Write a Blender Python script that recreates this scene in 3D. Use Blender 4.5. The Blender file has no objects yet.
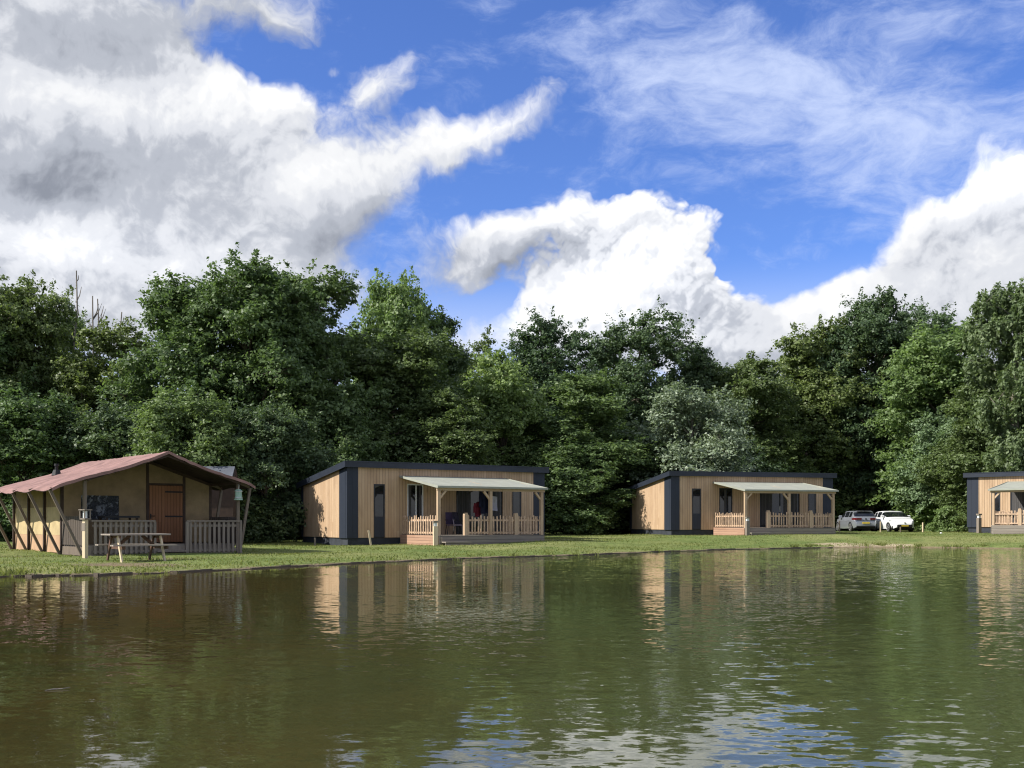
import bpy, math, random
import numpy as np
from mathutils import Vector, Matrix

R = math.radians
scene = bpy.context.scene
COL = scene.collection

# ----------------------------------------------------------------------------
# camera, sky, sun, exposure
# ----------------------------------------------------------------------------
FPX, CX, HY, CAMH = 1046.0, 512.0, 522.0, 1.1      # focal length and horizon in pixels, eye height over the water
cam_data = bpy.data.cameras.new("camera")
cam = bpy.data.objects.new("camera", cam_data)
COL.objects.link(cam)
cam.location = (0, 0, CAMH)
cam.rotation_euler = (R(90), 0, 0)
cam_data.sensor_width = 36.0
cam_data.lens = 36.0 * FPX / 1024.0
cam_data.shift_y = (HY - 384.0) / 1024.0
cam_data.clip_start = 0.05
cam_data.clip_end = 5000
scene.camera = cam

scene.render.engine = 'CYCLES'
scene.cycles.use_denoising = True
scene.cycles.max_bounces = 8
scene.cycles.diffuse_bounces = 4
scene.cycles.filter_width = 1.15
scene.cycles.glossy_bounces = 3
scene.cycles.transmission_bounces = 4
scene.cycles.transparent_max_bounces = 8
scene.cycles.sample_clamp_indirect = 6.0
scene.view_settings.view_transform = 'Standard'
scene.view_settings.look = 'None'
scene.view_settings.exposure = 0.88
scene.view_settings.gamma = 1.0
scene.view_settings.use_curve_mapping = False

SUN_DIR = Vector((-0.80, -0.24, 0.68)).normalized()      # towards the sun
SUN_EL = math.asin(SUN_DIR.z)
SUN_AZ = math.atan2(SUN_DIR.x, SUN_DIR.y)
sun_data = bpy.data.lights.new("sun", 'SUN')
sun_data.energy = 4.0
sun_data.angle = R(0.5)
sun_data.color = (1.0, 0.95, 0.86)
sun = bpy.data.objects.new("sun", sun_data)
COL.objects.link(sun)
sun.rotation_euler = SUN_DIR.to_track_quat('Z', 'Y').to_euler()
sun.location = SUN_DIR * 100

SKY_STRENGTH = 0.13


class NT:
    """Small helper for writing node trees as expressions."""
    def __init__(self, tree):
        self.t = tree

    def n(self, kind, **kw):
        nd = self.t.nodes.new(kind)
        for k, v in kw.items():
            setattr(nd, k, v)
        return nd

    def put(self, sock, v):
        if v is None:
            return
        if isinstance(v, bpy.types.NodeSocket):
            self.t.links.new(v, sock)
        else:
            if hasattr(sock, 'default_value'):
                dv = sock.default_value
                if hasattr(dv, '__len__') and hasattr(v, '__len__') and len(dv) == 4 and len(v) == 3:
                    v = (*v, 1.0)
                sock.default_value = v

    def m(self, op, a, b=None, c=None, clamp=False):
        nd = self.n('ShaderNodeMath', operation=op)
        nd.use_clamp = clamp
        for i, v in enumerate((a, b, c)):
            self.put(nd.inputs[i], v)
        return nd.outputs[0]

    def vm(self, op, a, b=None, out=0, scale=None):
        nd = self.n('ShaderNodeVectorMath', operation=op)
        self.put(nd.inputs[0], a)
        if b is not None:
            self.put(nd.inputs[1], b)
        if scale is not None:
            self.put(nd.inputs['Scale'], scale)
        return nd.outputs[out]

    def xyz(self, x=0.0, y=0.0, z=0.0):
        nd = self.n('ShaderNodeCombineXYZ')
        for i, v in enumerate((x, y, z)):
            self.put(nd.inputs[i], v)
        return nd.outputs[0]

    def sep(self, v):
        nd = self.n('ShaderNodeSeparateXYZ')
        self.put(nd.inputs[0], v)
        return nd.outputs

    def noise(self, vec, scale, detail=2.0, rough=0.5, color=False, dim='3D', distortion=0.0):
        nd = self.n('ShaderNodeTexNoise', noise_dimensions=dim)
        self.put(nd.inputs['Vector'], vec)
        self.put(nd.inputs['Scale'], scale)
        self.put(nd.inputs['Detail'], detail)
        self.put(nd.inputs['Roughness'], rough)
        self.put(nd.inputs['Distortion'], distortion)
        return nd.outputs['Color' if color else 'Fac']

    def map(self, v, a, b, c=0.0, d=1.0, kind='SMOOTHSTEP'):
        nd = self.n('ShaderNodeMapRange', interpolation_type=kind)
        for i, s in enumerate((v, a, b, c, d)):
            self.put(nd.inputs[i], s)
        return nd.outputs[0]

    def mix(self, f, a, b, blend='MIX'):
        nd = self.n('ShaderNodeMix', data_type='RGBA', blend_type=blend)
        self.put(nd.inputs[0], f)
        self.put(nd.inputs[6], a)
        self.put(nd.inputs[7], b)
        return nd.outputs[2]

    def mapping(self, vec, loc=(0, 0, 0), rot=(0, 0, 0), scale=(1, 1, 1), kind='POINT'):
        nd = self.n('ShaderNodeMapping', vector_type=kind)
        self.put(nd.inputs['Vector'], vec)
        nd.inputs['Location'].default_value = loc
        nd.inputs['Rotation'].default_value = rot
        nd.inputs['Scale'].default_value = scale
        return nd.outputs[0]


def sky_point(x, y):
    """Direction (azimuth, elevation) of a place in the sky."""
    a = math.atan((x - CX) / FPX)
    return a, math.atan((HY - y) / FPX * math.cos(a))


def blob_field(t, vec, blobs):
    """Sum of soft elliptical patches of sky: (x, y, half width, half height, tilt, weight)."""
    total = None
    for (x, y, rx, ry, rot, w) in blobs:
        a, e = sky_point(x, y)
        p = t.mapping(vec, (a, e, 0), (0, 0, R(rot)), (rx / FPX, ry / FPX, 1), 'TEXTURE')
        g = t.n('ShaderNodeTexGradient', gradient_type='SPHERICAL')
        t.put(g.inputs[0], p)
        v = t.m('MULTIPLY', g.outputs['Fac'], w)
        total = v if total is None else t.m('ADD', total, v)
    return total


CUMULUS = [  # x, y, rx, ry, tilt, weight
    (60, 30, 330, 120, 0, 1.15), (60, 180, 330, 190, 0, 1.5), (230, 190, 150, 115, 0, 1.0), (262, 14, 62, 46, 0, .75), (262, 62, 95, 38, -12, -1.25),
    (130, 300, 330, 90, 0, 1.0), (300, 240, 140, 80, 10, .8), (215, 108, 66, 46, 0, .6),
    (390, 172, 150, 44, 20, 1.05), (500, 122, 86, 25, 30, 1.0), (385, 88, 80, 38, 30, .75), (330, 66, 20, 16, 0, .7),
    (455, 260, 88, 56, 20, 1.1), (540, 228, 95, 38, 12, 1.0), (630, 208, 60, 22, 14, .85),
    (590, 318, 110, 80, 0, 1.5), (640, 278, 84, 66, 0, 1.25), (680, 246, 50, 46, 0, 1.1), (572, 306, 56, 46, 0, .6), (490, 297, 40, 16, 12, -.5), (724, 296, 42, 30, 0, .8),
    (770, 350, 170, 60, 0, 1.35), (850, 320, 100, 50, 8, 1.1), (880, 280, 70, 44, 10, .85), (945, 235, 62, 46, 10, .95), (985, 260, 110, 80, 10, 1.2), (1040, 190, 90, 66, 0, 1.3),
    (1000, 330, 260, 90, 0, 1.2), (900, 222, 40, 22, 30, .6), (450, 345, 150, 36, 0, .65),
]
GREY = [
    (90, 185, 200, 70, 0, .95), (60, 5, 260, 70, 0, .95), (310, 215, 110, 50, 0, .55), (475, 268, 110, 46, 12, .8), (570, 240, 70, 24, 12, .5),
    (940, 262, 130, 46, 22, .9), (1010, 215, 70, 40, 0, .3), (750, 345, 140, 56, 0, .8), (1000, 335, 160, 50, 0, .5), (150, 300, 180, 30, 0, .35),
]
WHITE = [(625, 285, 150, 100, 0, .9), (1010, 165, 80, 40, 0, .5), (215, 112, 80, 50, 0, .7), (40, 240, 170, 40, 0, .5), (250, 225, 60, 25, 0, .6), (60, 95, 170, 36, 0, .6), (430, 150, 150, 50, 20, .5)]
PUFF = [(640, 285, 190, 140, 0, 1.5), (970, 240, 180, 120, 0, .35), (250, 110, 130, 80, 0, .5), (430, 150, 160, 70, 20, .22), (100, 260, 260, 70, 0, .35)]
VEIL = [(880, 75, 330, 120, -8, 1.0), (700, 30, 220, 70, -14, .8), (1000, 120, 200, 60, 0, .6), (880, 205, 80, 18, 0, .4),
        (590, 160, 60, 22, 20, .3), (780, 195, 30, 22, 30, .35), (440, 290, 110, 60, 0, .35), (445, 215, 60, 60, 30, .3), (470, 40, 60, 24, 30, .25)]


def build_world():
    w = bpy.data.worlds.new("World")
    scene.world = w
    w.use_nodes = True
    tr = w.node_tree
    tr.nodes.clear()
    t = NT(tr)
    out = t.n('ShaderNodeOutputWorld')
    bg = t.n('ShaderNodeBackground')
    bg.inputs['Strength'].default_value = SKY_STRENGTH
    tr.links.new(bg.outputs[0], out.inputs['Surface'])
    sky = t.n('ShaderNodeTexSky', sky_type='NISHITA')
    sky.sun_disc = False
    sky.sun_elevation = SUN_EL
    sky.sun_rotation = SUN_AZ
    sky.altitude = 0
    sky.air_density = 1.0
    sky.dust_density = 0.3
    sky.ozone_density = 4.0
    geo = t.n('ShaderNodeTexCoord')
    d = geo.outputs['Generated']
    dx, dy, dz = t.sep(d)
    az = t.m('ARCTAN2', dx, dy)
    el = t.m('ARCSINE', dz)
    p = t.xyz(az, el, 0.0)

    # cumulus density as a group so that it can be looked up again a little nearer the sun
    g = bpy.data.node_groups.new("cumulus", 'ShaderNodeTree')
    g.interface.new_socket("Vector", in_out='INPUT', socket_type='NodeSocketVector')
    g.interface.new_socket("Density", in_out='OUTPUT', socket_type='NodeSocketFloat')
    gt = NT(g)
    gi = gt.n('NodeGroupInput')
    go = gt.n('NodeGroupOutput')
    gv = gi.outputs[0]
    wob = gt.noise(gv, 9.0, 4, .6, color=True, dim='2D')
    wob = gt.vm('SUBTRACT', wob, (.5, .5, .5))
    wv = gt.vm('ADD', gv, gt.vm('SCALE', wob, scale=.06))
    f = blob_field(gt, wv, CUMULUS)
    # broken cumulus added to the unseen rest of the sky for its fill light
    ga, ge, _ = gt.sep(gv)
    away = gt.map(gt.m('ABSOLUTE', ga), .52, .75)
    high = gt.map(ge, .50, .65)
    away = gt.m('MAXIMUM', away, high)
    far_noise = gt.noise(gt.vm('MULTIPLY', gv, (1, 1.6, 1)), 3.2, 2, .5, dim='2D')
    f = gt.m('ADD', f, gt.m('MULTIPLY', away, gt.map(far_noise, .33, .55, 0, 1.1)))
    fib = gt.noise(gt.vm('ADD', gv, gt.vm('SCALE', wob, scale=.10)), 10.0, 7, .62, dim='2D')
    # billows: rounded lumps with sharp creases between them, on five scales
    bil = None
    bv = gt.vm('ADD', gv, gt.vm('SCALE', wob, scale=.022))
    for k, (sc, am) in enumerate(((9.0, .46), (19.0, .30), (41.0, .20), (83.0, .13), (170.0, .08))):
        nn = gt.noise(gt.vm('ADD', bv, (k * 1.7, k * .9, 0)), sc, 0, .5, dim='2D')
        rr = gt.m('MULTIPLY', gt.m('ABSOLUTE', gt.m('MULTIPLY_ADD', nn, 2.0, -1.0)), am * 2.2)
        bil = rr if bil is None else gt.m('ADD', bil, rr)
    bil = gt.m('SUBTRACT', bil, .50)
    puff = gt.m('ADD', .16, blob_field(gt, gv, PUFF), clamp=True)
    nz = gt.m('ADD', gt.m('MULTIPLY', gt.m('SUBTRACT', fib, .5), gt.m('MULTIPLY_ADD', puff, -1.3, 2.1)), gt.m('MULTIPLY', bil, gt.m('MULTIPLY_ADD', puff, .62, .08)))
    dens = gt.m('ADD', f, nz)
    dens = gt.m('SUBTRACT', dens, gt.m('MULTIPLY', gt.map(f, 0.0, .25, 1.0, 0.0), .6))
    g.links.new(dens, go.inputs[0])

    def look(vec):
        nd = t.n('ShaderNodeGroup')
        nd.node_tree = g
        t.put(nd.inputs[0], vec)
        return nd.outputs[0]
    d0 = look(p)
    d1 = look(t.vm('ADD', p, (-.0035, .0050, 0)))
    d2 = look(t.vm('ADD', p, (-.012, .020, 0)))
    crisp = t.m('ADD', 0.0, blob_field(t, p, PUFF), clamp=True)
    soft = t.m('MULTIPLY_ADD', crisp, -.70, .92)
    alpha = t.map(d0, .22, t.m('ADD', .22, soft))
    gw = t.vm('SUBTRACT', t.noise(p, 7.0, 4, .6, color=True, dim='2D'), (.5, .5, .5))
    big = t.noise(p, 6.0, 5, .6, dim='2D')
    fine_ = t.m('MAXIMUM', t.m('MINIMUM', t.m('SUBTRACT', d0, d1), .22), -.22)
    lit = t.m('MULTIPLY_ADD', fine_, t.m('MULTIPLY_ADD', crisp, .65, .35), .74)
    lit = t.m('ADD', lit, t.m('MULTIPLY', t.m('SUBTRACT', d0, d2), .42))
    lit = t.m('ADD', lit, t.m('MULTIPLY', t.m('SUBTRACT', big, .5), t.m('MULTIPLY_ADD', crisp, -.5, .95)))
    lit = t.m('SUBTRACT', lit, t.m('MULTIPLY', blob_field(t, t.vm('ADD', p, t.vm('SCALE', gw, scale=.14)), GREY), .74))
    lit = t.m('ADD', lit, t.m('MULTIPLY', blob_field(t, p, WHITE), .26))
    lit = t.map(lit, -.20, 1.35, kind='LINEAR')
    k = 1.0 / SKY_STRENGTH
    ramp = t.n('ShaderNodeValToRGB')
    ramp.color_ramp.interpolation = 'EASE'
    els = ramp.color_ramp.elements
    els[0].position, els[0].color = 0.0, (.165, .180, .215, 1)
    els[1].position, els[1].color = 1.0, (.63, .63, .635, 1)
    for pos_, c_ in ((.36, (.30, .318, .36, 1)), (.60, (.455, .468, .50, 1)), (.80, (.55, .556, .57, 1))):
        e_ = els.new(pos_)
        e_.color = c_
    t.put(ramp.inputs[0], lit)
    glare = t.m('MULTIPLY_ADD', blob_field(t, p, [(625, 290, 170, 120, 0, .22), (1010, 165, 120, 70, 0, .25), (60, 245, 260, 60, 0, .15)]), k, k)
    ccol = t.vm('SCALE', ramp.outputs[0], scale=glare)
    blue = t.mix(1.0, sky.outputs[0], (0.445, 0.545, 0.84), 'MULTIPLY')
    # thin high veil, streaky
    vs = t.mapping(p, (0, 0, 0), (0, 0, R(14)), (1, 2.2, 1))
    vw = t.noise(vs, 6.0, 3, .5, color=True, dim='2D')
    vv = t.vm('ADD', vs, t.vm('SCALE', vw, scale=.10))
    vn = t.noise(vv, 12.0, 7, .66, dim='2D')
    veil = t.m('ADD', t.m('MULTIPLY', blob_field(t, t.vm('ADD', p, t.vm('SCALE', vw, scale=.05)), VEIL), .80), t.m('MULTIPLY', t.m('SUBTRACT', vn, .52), 1.9))
    veil = t.m('MULTIPLY', t.map(veil, .0, 1.30), .80)
    low = t.map(el, .25, .13)
    veil = t.m('MAXIMUM', veil, t.m('MULTIPLY', low, .8))
    c = t.mix(veil, blue, (.42 * k, .48 * k, .64 * k))
    c = t.mix(alpha, c, ccol)
    c = t.vm('SCALE', c, scale=.925)
    tr.links.new(c, bg.inputs['Color'])
    w.cycles.sampling_method = 'NONE'


build_world()


# ----------------------------------------------------------------------------
# helpers
# ----------------------------------------------------------------------------
def at(x, y, dist):
    """Pixel of the photograph and a distance -> point in the world."""
    return Vector(((x - CX) / FPX * dist, dist, CAMH - (y - HY) / FPX * dist))


def tag(o, label=None, cat=None, group=None, kind=None):
    if label:
        o['label'] = label
    if cat:
        o['category'] = cat
    if group:
        o['group'] = group
    if kind:
        o['kind'] = kind
    return o


def thing(name, loc=(0, 0, 0), rz=0.0, label=None, cat=None, group=None):
    o = bpy.data.objects.new(name, None)
    o.empty_display_size = .3
    COL.objects.link(o)
    o.location = loc
    o.rotation_euler = (0, 0, rz)
    return tag(o, label, cat, group)


class MB:
    """Collects boxes, bars, tubes and sheets, and links them as ONE mesh object."""
    def __init__(self):
        self.v, self.f, self.uv = [], [], []

    def face(self, pts, uvs=None):
        i = len(self.v)
        self.v += [tuple(p) for p in pts]
        self.f.append(tuple(range(i, i + len(pts))))
        if uvs is None:
            a, b, c = Vector(pts[0]), Vector(pts[1]), Vector(pts[2])
            n = (b - a).cross(c - a)
            ax = max(range(3), key=lambda k: abs(n[k]))
            pick = ((1, 2), (0, 2), (0, 1))[ax]
            uvs = [(p[pick[0]], p[pick[1]]) for p in pts]
        self.uv += [tuple(u) for u in uvs]
        return self

    def box(self, lo, hi, rot=None, about=None):
        x0, y0, z0 = lo
        x1, y1, z1 = hi
        p = [Vector(q) for q in ((x0, y0, z0), (x1, y0, z0), (x1, y1, z0), (x0, y1, z0), (x0, y0, z1), (x1, y0, z1), (x1, y1, z1), (x0, y1, z1))]
        for idx in ((0, 3, 2, 1), (4, 5, 6, 7), (0, 1, 5, 4), (1, 2, 6, 5), (2, 3, 7, 6), (3, 0, 4, 7)):
            pts = [p[i] for i in idx]
            n = (pts[1] - pts[0]).cross(pts[2] - pts[0])
            ax = max(range(3), key=lambda k: abs(n[k]))
            pick = ((1, 2), (0, 2), (0, 1))[ax]
            uvs = [(q[pick[0]], q[pick[1]]) for q in pts]
            if rot is not None:
                c = Vector(about) if about else Vector(((x0 + x1) / 2, (y0 + y1) / 2, (z0 + z1) / 2))
                pts = [rot @ (q - c) + c for q in pts]
            self.face(pts, uvs)
        return self

    def bar(self, a, b, w, h, up=(0, 0, 1)):
        """Square timber from a to b: w across, h the other way."""
        a, b = Vector(a), Vector(b)
        d = (b - a)
        L = d.length
        d.normalize()
        up = Vector(up)
        if abs(d.dot(up)) > .98:
            up = Vector((0, 1, 0))
        s = d.cross(up).normalized()
        t = s.cross(d)
        c = [s * (w / 2 * i) + t * (h / 2 * j) for i, j in ((-1, -1), (1, -1), (1, 1), (-1, 1))]
        for k in range(4):
            k2 = (k + 1) % 4
            self.face([a + c[k], a + c[k2], b + c[k2], b + c[k]], [(0, 0), (w, 0), (w, L), (0, L)])
        self.face([a + c[3], a + c[2], a + c[1], a + c[0]], [(0, 0), (w, 0), (w, h), (0, h)])
        self.face([b + c[0], b + c[1], b + c[2], b + c[3]], [(0, 0), (w, 0), (w, h), (0, h)])
        return self

    def tube(self, pts, radii, n=8, cap=True):
        pts = [Vector(p) for p in pts]
        rings = []
        for i, p in enumerate(pts):
            d = (pts[min(i + 1, len(pts) - 1)] - pts[max(i - 1, 0)]).normalized()
            up = Vector((0, 0, 1)) if abs(d.z) < .9 else Vector((1, 0, 0))
            s = d.cross(up).normalized()
            t = s.cross(d)
            r = radii[i] if hasattr(radii, '__len__') else radii
            rings.append([p + (s * math.cos(2 * math.pi * k / n) + t * math.sin(2 * math.pi * k / n)) * r for k in range(n)])
        ln = 0.0
        for i in range(len(pts) - 1):
            L = (pts[i + 1] - pts[i]).length
            for k in range(n):
                k2 = (k + 1) % n
                self.face([rings[i][k], rings[i][k2], rings[i + 1][k2], rings[i + 1][k]],
                          [(k * .05, ln), (k * .05 + .05, ln), (k * .05 + .05, ln + L), (k * .05, ln + L)])
            ln += L
        if cap:
            self.face(rings[0][::-1])
            self.face(rings[-1])
        return self

    def prism(self, poly, axis, a, b):
        """Extrude a 2D outline along an axis (0, 1 or 2) from a to b."""
        def q(u, v, w):
            return {0: (w, u, v), 1: (u, w, v), 2: (u, v, w)}[axis]
        n = len(poly)
        self.face([q(u, v, a) for u, v in poly][::-1])
        self.face([q(u, v, b) for u, v in poly])
        for i in range(n):
            (u0, v0), (u1, v1) = poly[i], poly[(i + 1) % n]
            self.face([q(u0, v0, a), q(u1, v1, a), q(u1, v1, b), q(u0, v0, b)])
        return self

    def build(self, name, mat, parent=None, smooth=False, merge=False):
        me = bpy.data.meshes.new(name)
        me.from_pydata(self.v, [], self.f)
        uvl = me.uv_layers.new(name="UVMap")
        uvl.data.foreach_set("uv", np.array(self.uv, dtype=np.float32).ravel())
        if merge:
            import bmesh
            bm = bmesh.new()
            bm.from_mesh(me)
            bmesh.ops.remove_doubles(bm, verts=bm.verts, dist=1e-4)
            bmesh.ops.recalc_face_normals(bm, faces=bm.faces)
            bm.to_mesh(me)
            bm.free()
        if smooth:
            me.polygons.foreach_set("use_smooth", [True] * len(me.polygons))
        if mat:
            me.materials.append(mat)
        o = bpy.data.objects.new(name, me)
        COL.objects.link(o)
        if parent:
            o.parent = parent
        return o


def np_mesh(name, verts, faces_flat, nper, mat, parent=None, smooth=False):
    """Fast mesh from arrays: all faces have nper corners."""
    me = bpy.data.meshes.new(name)
    nf = len(faces_flat) // nper
    me.vertices.add(len(verts))
    me.vertices.foreach_set("co", np.asarray(verts, np.float32).ravel())
    me.loops.add(len(faces_flat))
    me.loops.foreach_set("vertex_index", np.asarray(faces_flat, np.int32))
    me.polygons.add(nf)
    me.polygons.foreach_set("loop_start", np.arange(0, nf * nper, nper, dtype=np.int32))
    if smooth:
        me.polygons.foreach_set("use_smooth", np.ones(nf, bool))
    me.update(calc_edges=True)
    me.materials.append(mat)
    o = bpy.data.objects.new(name, me)
    COL.objects.link(o)
    if parent:
        o.parent = parent
    return o


# ----------------------------------------------------------------------------
# materials
# ----------------------------------------------------------------------------
def new_mat(name):
    m = bpy.data.materials.new(name)
    m.use_nodes = True
    t = NT(m.node_tree)
    bsdf = next(n for n in m.node_tree.nodes if n.type == 'BSDF_PRINCIPLED')
    return m, t, bsdf


def simple(name, col, rough=.6, var=.12, scale=6.0, spec=.3, metal=0.0, bump=0.0):
    m, t, b = new_mat(name)
    tc = t.n('ShaderNodeTexCoord').outputs['Object']
    nz = t.noise(tc, scale, 5, .6)
    f = t.map(nz, .25, .75, 1 - var, 1 + var)
    c = t.mix(1.0, (*col, 1), t.xyz(f, f, f), 'MULTIPLY')
    t.put(b.inputs['Base Color'], c)
    b.inputs['Roughness'].default_value = rough
    b.inputs['Specular IOR Level'].default_value = spec
    b.inputs['Metallic'].default_value = metal
    if bump:
        bn = t.n('ShaderNodeBump')
        bn.inputs['Strength'].default_value = bump
        bn.inputs['Distance'].default_value = .02
        t.put(bn.inputs['Height'], nz)
        t.put(b.inputs['Normal'], bn.outputs[0])
    return m


def boards(name, c1, c2, width=.14, gap=.05, horizontal=False, rough=.7, grain=.35, gapcol=.25, streak=None):
    """Boards laid side by side: every board its own tone, grain along it, a dark joint between."""
    m, t, b = new_mat(name)
    uv = t.n('ShaderNodeUVMap').outputs[0]
    u, v, _ = t.sep(uv)
    if horizontal:
        u, v = v, u
    k = t.m('DIVIDE', u, width)
    idx = t.m('FLOOR', k)
    fr = t.m('SUBTRACT', k, idx)
    wn = t.n('ShaderNodeTexWhiteNoise', noise_dimensions='2D')
    # boards are butted end to end here and there
    off = t.n('ShaderNodeTexWhiteNoise', noise_dimensions='1D')
    t.put(off.inputs['W'], idx)
    seg = t.m('FLOOR', t.m('ADD', t.m('DIVIDE', v, 2.6), t.m('MULTIPLY', off.outputs['Value'], 7.0)))
    t.put(wn.inputs['Vector'], t.xyz(idx, seg, 0))
    gr = t.noise(t.xyz(t.m('MULTIPLY', u, 34.0), t.m('MULTIPLY', v, 1.6), t.m('MULTIPLY', idx, 3.7)), 1.0, 5, .65)
    f = t.m('ADD', t.m('MULTIPLY', wn.outputs['Value'], 1 - grain), t.m('MULTIPLY', t.map(gr, .25, .75), grain))
    c = t.mix(f, (*c1, 1), (*c2, 1))
    if streak:
        blot = t.noise(t.xyz(t.m('MULTIPLY', u, 1.7), t.m('MULTIPLY', v, .55), 0), 1.0, 5, .6)
        c = t.mix(t.map(blot, .45, .75, 0, .8), c, (*streak, 1))
    edge = t.m('MINIMUM', fr, t.m('SUBTRACT', 1.0, fr))
    j = t.map(edge, gap * .35, gap, gapcol, 1.0)
    c = t.mix(1.0, c, t.xyz(j, j, j), 'MULTIPLY')
    t.put(b.inputs['Base Color'], c)
    b.inputs['Roughness'].default_value = rough
    b.inputs['Specular IOR Level'].default_value = .25
    bn = t.n('ShaderNodeBump')
    bn.inputs['Strength'].default_value = .6
    bn.inputs['Distance'].default_value = .015
    t.put(bn.inputs['Height'], t.m('ADD', j, t.m('MULTIPLY', gr, .15)))
    t.put(b.inputs['Normal'], bn.outputs[0])
    return m


def glass_mat(name, tint=(.02, .024, .028), rough=.04):
    m, t, b = new_mat(name)
    tc = t.n('ShaderNodeTexCoord').outputs['Object']
    nz = t.noise(tc, 2.0, 3, .5)
    t.put(b.inputs['Base Color'], t.mix(t.map(nz, .3, .7), (*[c * .6 for c in tint], 1), (*[c * 1.6 for c in tint], 1)))
    b.inputs['Roughness'].default_value = rough
    b.inputs['Specular IOR Level'].default_value = .6
    return m


def leaf_mat(name, dark, light, translucency=.3, rough=.5, spec=.35):
    m, t, b = new_mat(name)
    g = t.n('ShaderNodeNewGeometry')
    rnd = g.outputs['Random Per Island']
    oi = t.n('ShaderNodeObjectInfo')
    tc = t.n('ShaderNodeTexCoord').outputs['Object']
    nz = t.noise(tc, .55, 3, .55)
    f = t.m('ADD', t.m('MULTIPLY', t.m('POWER', rnd, 1.5), .62), t.m('MULTIPLY', t.map(nz, .35, .68), .38))
    c = t.mix(f, (*dark, 1), (*light, 1))
    tint = t.m('MULTIPLY_ADD', oi.outputs['Random'], .36, .82)
    c = t.mix(1.0, c, t.xyz(tint, t.m('MULTIPLY_ADD', tint, .7, .3), t.m('MULTIPLY_ADD', tint, .5, .45)), 'MULTIPLY')
    t.put(b.inputs['Base Color'], c)
    b.inputs['Roughness'].default_value = rough
    b.inputs['Specular IOR Level'].default_value = spec
    tr = t.n('ShaderNodeBsdfTranslucent')
    t.put(tr.inputs['Color'], t.mix(1.0, c, (1.25, 1.35, .80, 1), 'MULTIPLY'))
    mx = t.n('ShaderNodeMixShader')
    mx.inputs[0].default_value = translucency
    m.node_tree.links.new(b.outputs[0], mx.inputs[1])
    m.node_tree.links.new(tr.outputs[0], mx.inputs[2])
    out = next(n for n in m.node_tree.nodes if n.type == 'OUTPUT_MATERIAL')
    m.node_tree.links.new(mx.outputs[0], out.inputs['Surface'])
    return m


def bark_mat(name, c1, c2, scale=5.0):
    m, t, b = new_mat(name)
    tc = t.n('ShaderNodeTexCoord').outputs['Object']
    nz = t.noise(t.vm('MULTIPLY', tc, (1, 1, .25)), scale, 6, .65)
    t.put(b.inputs['Base Color'], t.mix(t.map(nz, .3, .7), (*c1, 1), (*c2, 1)))
    b.inputs['Roughness'].default_value = .9
    bn = t.n('ShaderNodeBump')
    bn.inputs['Strength'].default_value = .7
    t.put(bn.inputs['Height'], nz)
    t.put(b.inputs['Normal'], bn.outputs[0])
    return m


# ----------------------------------------------------------------------------
# ground, pond bed and water
# ----------------------------------------------------------------------------
def shore(x, y):
    """Point on the water line seen at pixel (x, y)."""
    d = CAMH * FPX / (y - HY)
    return ((x - CX) / FPX * d, d)


SHORE_PX = [(-60, 578.2), (0, 577), (60, 576), (120, 574.5), (200, 571.5), (280, 567.5), (350, 564), (420, 560.8), (490, 558), (560, 556), (620, 553.6),
            (680, 551.3), (735, 549.5), (800, 548.2), (850, 547.4), (890, 547.2), (930, 547.6), (980, 548.2), (1024, 548.8)]
SHORE = [(-38, 2.2), (-31, 10), (-18.5, 17.2)] + [shore(*p) for p in SHORE_PX] + [(25.5, 41), (31, 36), (36, 26), (38, 12), (37, 2.0), (20, 1.6), (0, 1.9), (-20, 1.8)]


def smooth_closed(pts, n=6):
    P = np.array(pts, float)
    N = len(P)
    out = []
    for i in range(N):
        p0, p1, p2, p3 = P[i - 1], P[i], P[(i + 1) % N], P[(i + 2) % N]
        for k in range(n):
            s = k / n
            out.append(.5 * ((2 * p1) + (-p0 + p2) * s + (2 * p0 - 5 * p1 + 4 * p2 - p3) * s * s + (-p0 + 3 * p1 - 3 * p2 + p3) * s ** 3))
    return np.array(out)


SHORE_LINE = smooth_closed(SHORE, 8)
_rs = np.random.RandomState(4)
_ph = np.linspace(0, 2 * np.pi, len(SHORE_LINE), endpoint=False)
_wob = sum(np.sin(_ph * k + _rs.rand() * 6.28) * a for k, a in ((31, .10), (53, .08), (83, .06), (120, .05)))
SHORE_LINE = SHORE_LINE + np.stack([np.zeros_like(_wob), _wob * np.clip((SHORE_LINE[:, 1] - 10) / 10, 0, 1)], 1)


def shore_distance(xy):
    """Signed distance to the water line: positive on land."""
    A = SHORE_LINE
    B = np.roll(A, -1, axis=0)
    d = B - A
    L2 = (d ** 2).sum(1)
    best = np.full(len(xy), 1e9)
    inside = np.zeros(len(xy), bool)
    x, y = xy[:, 0], xy[:, 1]
    for i in range(len(A)):
        s = np.clip(((x - A[i, 0]) * d[i, 0] + (y - A[i, 1]) * d[i, 1]) / L2[i], 0, 1)
        q = (x - A[i, 0] - s * d[i, 0]) ** 2 + (y - A[i, 1] - s * d[i, 1]) ** 2
        best = np.minimum(best, q)
        cond = (A[i, 1] > y) != (B[i, 1] > y)
        xi = A[i, 0] + (y - A[i, 1]) / (d[i, 1] if abs(d[i, 1]) > 1e-9 else 1e-9) * d[i, 0]
        inside ^= cond & (x < xi)
    r = np.sqrt(best)
    return np.where(inside, -r, r)


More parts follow.
